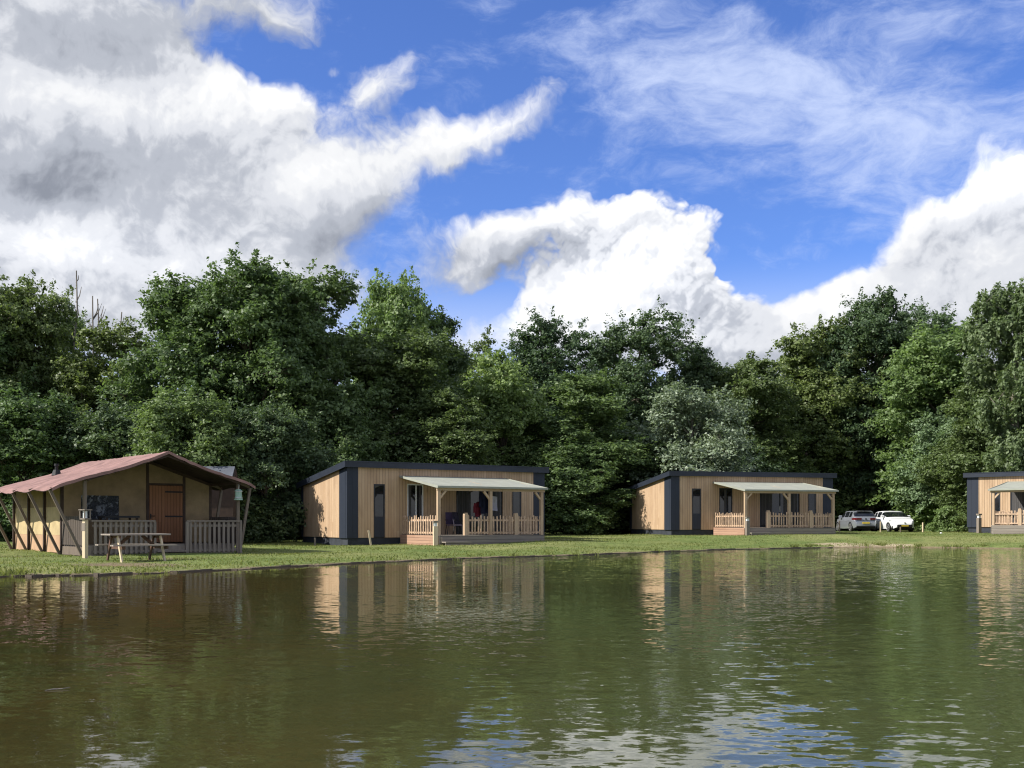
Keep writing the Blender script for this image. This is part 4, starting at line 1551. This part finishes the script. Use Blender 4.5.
M_CARGLASS = glass_mat("car_glass", (.010, .012, .014), .03)
M_TYRE = simple("tyre_rubber", (.018, .018, .018), .85, .2, 12)
M_RIM = simple("alloy_rim", (.42, .42, .43), .3, .1, 8, metal=.7)
M_LAMP = simple("clear_headlamp", (.40, .42, .44), .12, .1, 8, spec=.7)
M_TAIL = simple("tail_lamp_red", (.10, .010, .012), .2, .2, 8, spec=.6)
M_PLATE = simple("yellow_number_plate", (.62, .45, .06), .45, .05, 4)
M_TRIM = simple("black_car_trim", (.014, .014, .015), .6, .15, 6)


def interp(x, pts):
    """Smooth (monotone cosine-free) interpolation of a list of (x, value)."""
    xs = [p[0] for p in pts]
    return np.interp(x, xs, [p[1] for p in pts])


def build_car(loc, heading, paint, profile, label, L, W):
    """Local frame: x forward (0 at the rear bumper, L at the front bumper), y to the left, z up. profile gives the outline of the side view."""
    root = thing("parked_car", (loc[0], loc[1], loc[2]), heading, label, "car", "cars parked beside the empty cabin")
    ns, nr = 110, 46
    xs = np.linspace(0, 1, ns)
    xs = (xs - .012 * np.sin(2 * np.pi * xs)) * L
    hood = profile['hood']      # height of the body below the windows, from tail to nose
    roof = profile['roof']      # height of the outline with the cabin
    r_w, f_w, wr = profile['rear_wheel'], profile['front_wheel'], profile['wheel_r']

    def smooth(arr, k=3):
        for _ in range(k):
            arr = np.concatenate([[arr[0]], (arr[:-2] + 2 * arr[1:-1] + arr[2:]) / 4, [arr[-1]]])
        return arr
    zb = smooth(interp(xs, hood), 2)
    zr = smooth(interp(xs, roof), 2)
    zr = np.maximum(zr, zb + .001)
    z0 = smooth(interp(xs, [(0, .33), (.25, .25), (L * .5, .20), (L - .3, .22), (L, .36)]), 2)
    hw = smooth(interp(xs, [(0, W * .36), (.10, W * .445), (.40, W * .49), (L * .3, W * .5), (L * .7, W * .5), (L - .55, W * .475), (L - .22, W * .42), (L, W * .26)]), 2)
    nb = 26                     # ring points from sill to shoulder, the rest up to the centre of the roof
    V = np.zeros((ns, nr, 3))
    for i in range(ns):
        for j in range(nr):
            if j < nb:
                s = j / (nb - 1)
                z = z0[i] + (zb[i] - z0[i]) * s
                tuck = .93 + .07 * math.sin(min(1, s * 1.7) * math.pi / 2) - .05 * max(0, s - .72) / .28
                crease = .010 * math.exp(-((s - .70) / .06) ** 2)
                y = hw[i] * tuck + crease
            else:
                s = (j - nb + 1) / (nr - nb)
                yb = hw[i] * .95
                cab = zr[i] - zb[i]
                if cab > .06:
                    yt = hw[i] * .95 - min(1, cab / .5) * .17
                    if s < .55:
                        q = s / .55
                        z = zb[i] + cab * .93 * q
                        y = yb + (yt - yb) * q
                    else:
                        q = (s - .55) / .45
                        y = yt * math.cos(q * math.pi / 2) ** .9 if q < 1 else 0
                        z = zb[i] + cab * (.93 + .07 * math.sin(q * math.pi / 2))
                else:
                    y = yb * math.cos(s * math.pi / 2) ** .75 if s < 1 else 0
                    z = zb[i] + cab + .03 * math.sin(s * math.pi / 2)
            V[i, j] = (xs[i], y, z)
    body, glass, bumper = MB(), {'side_window': MB(), 'rear_window': MB(), 'windscreen': MB()}, MB()
    head, tail = MB(), MB()
    px = profile['pillars']

    def kind(i, j):
        x = (xs[i] + xs[min(i + 1, ns - 1)]) / 2
        z = V[i, j, 2]
        z1 = V[min(i + 1, ns - 1), min(j + 1, nr - 1), 2]
        zm = (z + z1) / 2
        if j < nb - 1:
            for cx_ in (r_w, f_w):
                if math.hypot(x - cx_, zm - .31) < wr + .05:
                    return None
        if nb - 1 <= j:
            s = (j + .5 - nb + 1) / (nr - nb)
            slope = (zr[min(i + 1, ns - 1)] - zr[i]) / max(1e-6, xs[min(i + 1, ns - 1)] - xs[i])
            cab = zr[i] - zb[i]
            if cab > .06:
                if px['tail'][0] < x < px['tail'][1] and abs(V[i, j, 1]) < hw[i] * .95 - .12 * min(1, cab / .5) and slope > .28 and s > .1:
                    return 'rear_window'
                if px['screen'][0] < x < px['screen'][1] and slope < -.28 and s > .30:
                    return 'windscreen'
                if s < .50 and s > .04:
                    for a, c in px['side']:
                        if a < x < c and cab > .16:
                            return 'side_window'
        return 'body'
    for sgn in (1, -1):
        for i in range(ns - 1):
            for j in range(nr - 1):
                k = kind(i, j)
                if k is None:
                    continue
                q = [V[i, j], V[i + 1, j], V[i + 1, j + 1], V[i, j + 1]]
                q = [Vector((a[0], a[1] * sgn, a[2])) for a in q]
                if sgn > 0:
                    q = q[::-1]
                (body if k == 'body' else glass[k]).face(q)
    # tail and nose caps and the floor
    for i, flip in ((0, False), (ns - 1, True)):
        for j in range(nr - 1):
            q = [Vector(V[i, j]), Vector(V[i, j + 1]), Vector((V[i, j + 1][0], -V[i, j + 1][1], V[i, j + 1][2])), Vector((V[i, j][0], -V[i, j][1], V[i, j][2]))]
            body.face(q if not flip else q[::-1])
    bo = body.build("body", paint, root, smooth=True, merge=True)
    for k, g in glass.items():
        if g.f:
            g.build(k, M_CARGLASS, root, smooth=True, merge=True)
    un = MB().box((.25, -W * .44, .17), (L - .3, W * .44, .42))
    for cx_ in (r_w, f_w):
        un.box((cx_ - .34, -W * .455, .25), (cx_ + .34, W * .455, .66))
    un.build("underbody", M_TRIM, root)
    for cx_ in (r_w, f_w):
        for sgn in (1, -1):
            y = sgn * (W * .5 - .11)
            ty = MB().tube([(cx_, y - .095, .31), (cx_, y - .075, .31), (cx_, y + .075, .31), (cx_, y + .095, .31)], [wr - .03, wr, wr, wr - .03], 24)
            wheel = ty.build("wheel", M_TYRE, root)
            ri = MB()
            yo = y + sgn * .092
            for s in range(5):
                a = s * 2 * math.pi / 5
                ri.bar((cx_, yo, .31), (cx_ + math.cos(a) * (wr - .09), yo, .31 + math.sin(a) * (wr - .09)), .07, .02, up=(0, 1, 0))
            ring = [(cx_ + math.cos(a) * (wr - .085), yo, .31 + math.sin(a) * (wr - .085)) for a in np.linspace(0, 2 * math.pi, 17)]
            ri.tube(ring, .022, 5, cap=False)
            ri.tube([(cx_, yo - .015, .31), (cx_, yo + .015, .31)], .07, 10)
            ri.build("rim", M_RIM, wheel)

    def surf(x, zz, sgn):
        """Half width of the body at (x, z)."""
        i = int(np.clip(np.searchsorted(xs, x), 0, ns - 1))
        return sgn * float(np.interp(zz, V[i, :nb, 2], V[i, :nb, 1]))
    for sgn in (1, -1):
        profile['lamps'](root, sgn, surf, xs, V)
        mb = MB()
        mx, mz = profile['mirror']
        y = surf(mx, mz - .1, sgn)
        mb.prism([(mx - .10, mz), (mx + .07, mz + .02), (mx + .10, mz + .10), (mx - .06, mz + .16), (mx - .10, mz + .12)], 1, min(y, y + sgn * .20), max(y, y + sgn * .20))
        mb.build("wing_mirror", paint, root)
        hd = MB()
        for hx in profile['handles']:
            y = surf(hx, .80, sgn)
            hd.box((hx - .09, min(y, y + sgn * .03), .79), (hx + .09, max(y, y + sgn * .03), .82))
        hd.build("door_handle", paint, root)
    return root


def silver_lamps(root, sgn, surf, xs, V):
    tl = MB()
    pts = [(.55, .86), (.30, .98), (.03, .98), (.03, .82), (.30, .80)]
    y_in = sgn * .45
    a = MB()
    n = 8
    for k in range(n):                      # wraps round the corner
        x0, x1 = .02 + .42 * k / n, .02 + .42 * (k + 1) / n
        z0, z1 = .81 + .02 * k / n, .965 - .03 * k / n
        y0, y1 = surf(x0, .88, sgn) + sgn * .014, surf(x1, .88, sgn) + sgn * .014
        q = [(x0, y0, z0), (x1, y1, z0), (x1, y1, z1), (x0, y0, z1)]
        a.face(q if sgn < 0 else q[::-1])
    yb = surf(.02, .88, sgn)
    a.box((-.022, min(yb, yb - sgn * .34), .83), (.06, max(yb, yb - sgn * .34), .955))
    a.build("tail_lamp", M_TAIL, root)
    if sgn > 0:
        MB().box((-.030, -.26, .555), (-.006, .26, .665)).build("number_plate", M_PLATE, root)
        MB().box((-.025, -.66, .32), (.05, .66, .41)).build("bumper_trim", M_TRIM, root)
        MB().tube([(-.012, 0, .885), (.02, 0, .885)], .055, 14).build("round_badge", M_TRIM, root)
        MB().box((.30, -.50, 1.425), (.56, .50, 1.452)).build("roof_spoiler", M_SILVER, root)
        MB().box((-.006, -.78, .775), (.03, .78, .785)).build("tailgate_seam", M_TRIM, root)


def white_lamps(root, sgn, surf, xs, V):
    L = 4.0
    a = MB()
    n = 9
    for k in range(n):
        x0, x1 = L - .75 + .62 * k / n, L - .75 + .62 * (k + 1) / n
        z0, z1 = .74 - .10 * (k / n), .86 - .12 * (k / n)
        y0, y1 = surf(x0, .72, sgn) + sgn * .012, surf(x1, .70, sgn) + sgn * .012
        q = [(x0, y0, z0), (x1, y1, z0), (x1, y1, z1 - .01), (x0, y0, z1)]
        a.face(q if sgn < 0 else q[::-1])
    a.build("headlight", M_LAMP, root)
    f = MB()
    yf = surf(L - .10, .40, sgn)
    f.box((L - .16, min(yf * .72, yf * .90), .36), (L - .012, max(yf * .72, yf * .90), .46))
    f.build("fog_lamp", M_TRIM, root)
    if sgn > 0:
        MB().box((L - .10, -.52, .33), (L + .012, .52, .50)).build("grille", M_TRIM, root)
        MB().box((L + .006, -.24, .38), (L + .024, .24, .46)).build("number_plate", M_PLATE, root)
        MB().tube([(L - .03, 0, .62), (L + .012, 0, .62)], .05, 12).build("round_badge", M_METAL, root)
        w = MB()
        w.bar((2.95, .55, 1.0), (2.70, -.05, 1.13), .02, .015).bar((2.95, -.10, 1.0), (2.70, -.60, 1.13), .02, .015)
        w.build("wiper", M_TRIM, root)


M_SILVER = car_paint("silver_car_paint", (.30, .32, .36), .45)
M_WHITECAR = car_paint("white_car_paint", (.74, .75, .76))
SILVER = dict(
    hood=[(0, .58), (.03, .80), (.07, .97), (.3, .99), (2.6, .95), (3.0, .93), (3.6, .84), (3.95, .72), (4.05, .58)],
    roof=[(0, .58), (.03, .80), (.07, .97), (.16, 1.03), (.42, 1.36), (.60, 1.44), (1.5, 1.475), (2.1, 1.44), (2.95, .97), (3.0, .94), (3.6, .85), (3.95, .73), (4.05, .58)],
    rear_wheel=.72, front_wheel=3.27, wheel_r=.32, pillars=dict(tail=(.12, .46), screen=(2.18, 2.92), side=[(.62, 1.10), (1.18, 1.92), (2.0, 2.55)]),
    mirror=(2.45, .98), handles=(1.05, 1.95), lamps=silver_lamps)
WHITE_ = dict(
    hood=[(0, .56), (.03, .78), (.08, .95), (.3, .98), (2.4, .95), (3.05, .95), (3.45, .87), (3.75, .76), (3.93, .62), (4.0, .48)],
    roof=[(0, .56), (.03, .78), (.08, .95), (.18, 1.05), (.45, 1.34), (.8, 1.44), (1.5, 1.475), (1.95, 1.42), (3.0, .985), (3.1, .945), (3.45, .875), (3.75, .765), (3.93, .625), (4.0, .48)],
    rear_wheel=.68, front_wheel=3.16, wheel_r=.31, pillars=dict(tail=(.14, .50), screen=(2.02, 2.96), side=[(.55, .98), (1.06, 1.74), (1.82, 2.48)]),
    mirror=(2.40, .99), handles=(.98, 1.80), lamps=white_lamps)


def place_car(px, dist, base_y, heading, L, profile, paint, label, W, ref_x):
    """ref_x: the local x that should stand at pixel px."""
    x = (px - CX) / FPX * dist
    z = gz(x, dist)
    c, s = math.cos(heading), math.sin(heading)
    return build_car((x - ref_x * c, dist - ref_x * s, z), heading, paint, profile, label, L, W)


place_car(866, 73.0, 531, R(92), 4.05, SILVER, M_SILVER, "silver hatchback seen from behind with a yellow number plate, parked beside the empty cabin", 1.76, 0.0)
place_car(905, 71.5, 530.5, R(-88), 4.0, WHITE_, M_WHITECAR, "white hatchback facing the pond, parked to the right of the silver hatchback", 1.72, 4.0)


# ----------------------------------------------------------------------------
# picnic table
# ----------------------------------------------------------------------------
M_TABLE = boards("silvered_table_timber", (.21, .175, .14), (.36, .315, .27), .12, .07, horizontal=True, grain=.6, gapcol=.4)
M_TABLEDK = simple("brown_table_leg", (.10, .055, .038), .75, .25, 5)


def picnic_table():
    p = at(136, 559, 28.3)
    z = gz(p.x, p.y)
    root = thing("picnic_table", (p.x, p.y, z), R(38), "weathered wooden picnic table with benches on the lawn in front of the tent", "picnic table")
    root.scale = (.86, .90, .96)
    top = MB()
    for k in range(5):
        y = -.36 + k * .18
        top.box((-.94, y - .085, .72), (.94, y + .085, .765))
    top.build("table_top", M_TABLE, root)
    for s in (-1, 1):
        b = MB()
        for k in (0, 1):
            y = s * (.64 + k * .155)
            b.box((-.98, y - .07, .43), (.98, y + .07, .47))
        b.build("bench_seat", M_TABLE, root)
    for x in (-.66, .66):
        for s in (-1, 1):
            leg = MB().bar((x, s * .30, .70), (x, s * .70, -.04), .10, .05, up=(1, 0, 0))
            leg.build("leg", M_TABLEDK if s > 0 else M_PALE, root)  # near legs pale, far legs dark: light and shade put into the colour
        br = MB().box((x + .026, -.40, .64), (x + .07, .40, .715)).box((x + .026, -.80, .34), (x + .07, .80, .428))
        br.build("cross_brace", M_TABLEDK, root)
        MB().bar((x + (.05 if x < 0 else -.05), 0, .40), (x * .28, 0, .715), .09, .045, up=(0, 1, 0)).build("diagonal_brace", M_TABLEDK, root)


picnic_table()

# ----------------------------------------------------------------------------
# posts and lamps
# ----------------------------------------------------------------------------
M_LANTGLASS = simple("frosted_lantern_glass", (.62, .66, .64), .3, .05, 8, spec=.5)
M_GREENLAMP = simple("mint_lantern", (.30, .44, .36), .4, .12, 8)


def lantern_post():
    p = at(86.0, 554.5, 29.8)
    z = gz(p.x, p.y)
    root = thing("lantern_post", (p.x - .03, p.y - .12, z), R(-30), "pale wooden post carrying a square glass lantern at the tent porch corner", "lamp post")
    MB().box((.015, -.05, -.3), (.135, .06, 1.10)).build("post", M_PALE, root)
    MB().box((.0, -.058, .78), (.15, -.051, 1.00)).build("number_board", M_GREYWOOD, root)
    c = MB()
    c.box((-.03, -.10, 1.10), (.19, .12, 1.135)).box((-.05, -.12, 1.36), (.21, .14, 1.39))
    for x in (-.018, .168):
        for y in (-.088, .098):
            c.box((x - .012, y - .012, 1.135), (x + .012, y + .012, 1.36))
    c.build("lantern_cage", M_GREYWOOD, root)
    MB().tube([(.075, .005, 1.14), (.075, .005, 1.34)], .06, 10).build("glass", M_LANTGLASS, root)


lantern_post()


def hanging_lantern():
    p = local(TENT, 5.25, -.10, 0)
    z = TENT.location.z
    root = thing("hanging_lantern", (p.x, p.y - .1, z + 1.78), 0, "mint green storm lantern hanging from the tent's right porch post", "lantern")
    MB().tube([(0, 0, 0), (0, 0, .05), (0, 0, .06), (0, 0, .30), (0, 0, .31), (0, 0, .36)], [.14, .14, .11, .11, .13, .07], 14).build("lantern_glass", M_GREENLAMP, root)
    MB().tube([(0, 0, .06), (0, 0, .085)], .145, 14).tube([(0, 0, .28), (0, 0, .30)], .145, 14).build("lantern_band", M_METAL, root)
    MB().tube([(0, 0, .36), (.02, 0, .48), (0, .02, .60)], .012, 6).build("hook", M_METAL, root)


hanging_lantern()


def bollard(px, y, dist, h, w, mat, label, capmat=None, lean=0.0, name="wooden_post", cat="post", group=None, glass=False):
    p = at(px, y, dist)
    z = gz(p.x, p.y)
    root = thing(name, (p.x, p.y, z), 0, label, cat, group)
    root.rotation_euler = (0, lean, .3)
    if capmat is None:
        b = MB().box((-w / 2, -w / 2, -.3), (w / 2, w / 2, h - w * .25))
        b.prism([(-w / 2, h - w * .25), (w / 2, h - w * .25), (w * .25, h), (-w * .25, h)], 1, -w / 2, w / 2)
        b.build("shaft", mat, root)
    else:
        MB().box((-w / 2, -w / 2, -.3), (w / 2, w / 2, h * .78)).build("shaft", mat, root)
        MB().box((-w * .36, -w * .36, h * .78), (w * .36, w * .36, h * .92)).build("lamp_glass", M_LANTGLASS, root)
        MB().box((-w * .58, -w * .58, h * .92), (w * .58, w * .58, h)).build("cap", capmat, root)
    return root


p_ = local(cabin1, 2.62, -4.0, 0)
bollard(435.5, 543.5, p_.y - .3, .98, .17, M_PALE, "pale bollard lamp at the steps of the cabin hung with garments", M_GREYWOOD, name="bollard_lamp", cat="bollard lamp", group="bollard lamps by the cabin steps")
p_ = local(cabin2, 2.85, -4.0, 0)
bollard(747.5, 535, p_.y - .2, .92, .17, M_GREYWOOD, "grey bollard lamp at the steps of the empty cabin", M_GREYWOOD, name="bollard_lamp", cat="bollard lamp", group="bollard lamps by the cabin steps")
bollard(979, 534, 56.4, 1.05, .18, M_GREYWOOD, "grey bollard lamp in front of the sunlit cabin's corner", M_GREYWOOD, name="bollard_lamp", cat="bollard lamp", group="bollard lamps by the cabin steps")
bollard(371, 543, 42.0, .62, .07, M_PALE, "short pale stake leaning in the grass before the narrow cabin window", lean=-.16, name="wooden_stake", cat="stake")
bollard(315, 543, 44.6, .34, .07, M_GREYWOOD, "tiny grey stake beside the cabin's sunlit end wall", name="wooden_stake", cat="stake")
G_ = "short posts along the parking place"
bollard(839.5, 532.5, 68, .74, .065, M_GREYWOOD, "short grey post between the empty cabin's corner and the silver car", group=G_)
bollard(880.5, 531.5, 69, .72, .06, M_PALE, "short pale post in front of the white car's rear wheel", group=G_)
bollard(900.5, 531.5, 69, .38, .06, M_GREYWOOD, "stumpy grey post in front of the white car's bumper", group=G_)
bollard(923, 530.5, 69, .66, .085, M_PALE, "short pale post on the grass right of the white car", group=G_)

# ----------------------------------------------------------------------------
# on the verandas
# ----------------------------------------------------------------------------
def cloth(name, root_cabin, x, y, z_top, w, h, col, label, cat, seed, flare=.1, sleeves=False):
    rng = random.Random(seed)
    p = local(root_cabin, x, y, z_top)
    root = thing(name, p, root_cabin.rotation_euler[2], label, cat, "garments hanging on the veranda")
    b = MB()
    n, mm = 10, 10
    ph = rng.uniform(0, 6)

    def q(i, j, s):
        v = j / mm
        shoulder = (.42 + .58 * min(1, v * 5)) if sleeves else 1
        hw = w / 2 * shoulder * (1 + flare * v)
        u = -1 + 2 * i / n
        fold = .035 * math.sin(u * 6 + ph) * (.3 + v) + .02 * math.sin(u * 13 + v * 3)
        return Vector((u * hw, fold + s * (.05 if sleeves else .012) * (1 - u * u * .8), -v * h + .015 * math.sin(u * 4 + ph)))
    for j in range(mm):
        for i in range(n):
            b.face([q(i, j + 1, -1), q(i + 1, j + 1, -1), q(i + 1, j, -1), q(i, j, -1)])
            b.face([q(i, j, 1), q(i + 1, j, 1), q(i + 1, j + 1, 1), q(i, j + 1, 1)])
    m = simple(name + "_cloth", col, .9, .2, 5)
    b.build("cloth", m, root, smooth=True, merge=True)
    if sleeves:
        for s in (-1, 1):
            t = MB().tube([(s * w * .42, 0, -.06), (s * w * .60, 0, -h * .38), (s * w * .62, .01, -h * .74)], [.085, .075, .06], 8)
            t.build("sleeve", m, root, smooth=True)
    hk = MB().tube([(-w * .3, 0, -.03), (0, 0, .03), (w * .3, 0, -.03)], .008, 5).tube([(0, 0, .03), (.0, 0, .16), (.03, 0, .18)], .006, 5)
    hk.build("hanger", M_BLACK, root)
    return root


def porch_x(px, y):
    """Place along the front of the garment-hung cabin that shows at pixel column px, y metres from its wall."""
    r = (px - CX) / FPX
    c, s = math.cos(R(32)), math.sin(R(32))
    x0, y0 = -6.88 - s * y, 43.6 + c * y
    return (r * y0 - x0) / (c - r * s)


cloth("hanging_jacket", cabin1, porch_x(485.5, -1.9), -1.9, 2.28, .40, 1.05, (.010, .013, .034), "dark navy jacket hanging beside the cabin's middle awning post", "jacket", 1, sleeves=True)
cloth("hanging_shirt", cabin1, porch_x(478, -1.7), -1.7, 1.75, .26, .62, (.12, .012, .022), "red garment hanging left of the navy jacket", "shirt", 2, sleeves=True)
cloth("hanging_towel", cabin1, porch_x(493.5, -2.2), -2.2, 1.98, .40, .62, (.42, .42, .50), "pale towel hanging behind the cabin's middle awning post", "towel", 3)


def garden_chair(root_cabin, x, y, rz, label, col):
    p = local(root_cabin, x, y, .425)
    root = thing("garden_chair", p, root_cabin.rotation_euler[2] + rz, label, "chair", "chairs on the verandas")
    m = simple("chair_fabric", col, .85, .2, 6)
    MB().box((-.23, -.22, .40), (.23, .24, .44)).build("seat", m, root)
    MB().box((-.23, .20, .46), (.23, .24, .98), Matrix.Rotation(-.18, 3, 'X'), (0, .22, .46)).build("backrest", m, root)
    for sx in (-1, 1):
        for sy in (-1, 1):
            MB().bar((sx * .21, sy * .20, .40), (sx * .25, sy * .25, 0), .03, .03).build("leg", M_BLACK, root)
        MB().box((sx * .25 - .02, -.2, .62), (sx * .25 + .02, .22, .65)).build("armrest", M_BLACK, root)


garden_chair(cabin1, porch_x(461, -1.2), -1.2, .5, "dark garden chair on the cabin veranda by the sliding door", (.03, .026, .045))
garden_chair(cabin1, porch_x(452, -.8), -.8, -.3, "dim purple garden chair on the cabin veranda beneath the awning", (.07, .05, .10))


def porch_table():
    p = local(TENT, 1.55, 1.35, .345)
    root = thing("porch_table", p, TENT.rotation_euler[2], "dark table standing on the tent porch behind the left railing", "table")
    MB().box((-.55, -.38, .86), (.55, .38, .92)).build("table_top", M_BLACK, root)
    for sx in (-1, 1):
        for sy in (-1, 1):
            MB().box((sx * .48 - .03, sy * .31 - .03, 0), (sx * .48 + .03, sy * .31 + .03, .858)).build("leg", M_TDARK, root)


porch_table()


def back_shelter():
    """Grey roof of another lodge showing between tent and trees."""
    d = 44.0
    p = at(216, 480, d)
    z = gz(p.x, d)
    root = thing("grey_roofed_shed", (p.x, d, z), R(8), "small shed with pale grey roof half hidden by leaves behind the tent", "shed")
    zt = CAMH + (HY - 466) / FPX * d - z
    b = MB().prism([(-1.0, zt - .62), (.2, zt), (1.4, zt - .62), (1.4, zt - .70), (.2, zt - .08), (-1.0, zt - .70)], 0, -1.6, .75)
    b.build("roof", simple("grey_metal_roof", (.10, .11, .13), .6, .2, 3), root)
    MB().prism([(-.8, -.2), (1.2, -.2), (1.2, zt - .64), (.2, zt - .12), (-.8, zt - .64)], 0, -1.4, .8).build("wall", M_TDARK, root)


back_shelter()


def twig():
    p = shore(57, 690)
    root = MB()
    root.tube([(-.20, -.02, .004), (-.06, .0, .012), (.08, .015, .010), (.22, .07, .016)], [.004, .008, .007, .003], 6)
    root.tube([(.02, .008, .012), (.10, -.03, .014)], [.004, .002], 5)
    o = root.build("floating_twig", M_DEADWOOD)
    o.location = (p[0], p[1], 0)
    o.rotation_euler = (0, 0, .35)
    o.scale = (.36, .36, .6)
    tag(o, "thin pale twig floating on the shallow brown water", "twig")


twig()


def stone():
    d = 55.0
    p = at(941, 536.5, d)
    import bmesh
    bm = bmesh.new()
    bmesh.ops.create_icosphere(bm, subdivisions=2, radius=.065)
    rng = random.Random(2)
    for v in bm.verts:
        v.co *= rng.uniform(.85, 1.12)
        v.co.z *= .65
    me = bpy.data.meshes.new("white_stone")
    bm.to_mesh(me)
    bm.free()
    me.materials.append(simple("pale_stone", (.72, .72, .70), .7, .1, 9))
    o = bpy.data.objects.new("white_stone", me)
    COL.objects.link(o)
    o.location = (p.x, d, gz(p.x, d) + .05)
    tag(o, "small white stone lying on the lawn in front of the leafy bush", "stone")


stone()


def shore_edging():
    """Low timber edging and soil lip along the water's edge in front of the tent and the cabin."""
    b = MB()
    sel = [p for p in SHORE_LINE if p[1] > 17.5 and -24 < p[0] < 14]
    rng = random.Random(6)
    for i in range(len(sel) - 1):
        a, c = sel[i], sel[i + 1]
        if math.hypot(a[0] - c[0], a[1] - c[1]) > 3:
            continue
        h = .030 + .012 * math.sin(i * .7) + .008 * math.sin(i * 2.3)
        b.bar((a[0], a[1] - .02, h - .12), (c[0], c[1] - .02, h - .12), .05, .24)
    o = b.build("bank_edging", boards("wet_edging_timber", (.035, .027, .020), (.10, .08, .06), .1, 0, grain=.8, gapcol=1))
    tag(o, kind='structure')


shore_edging()
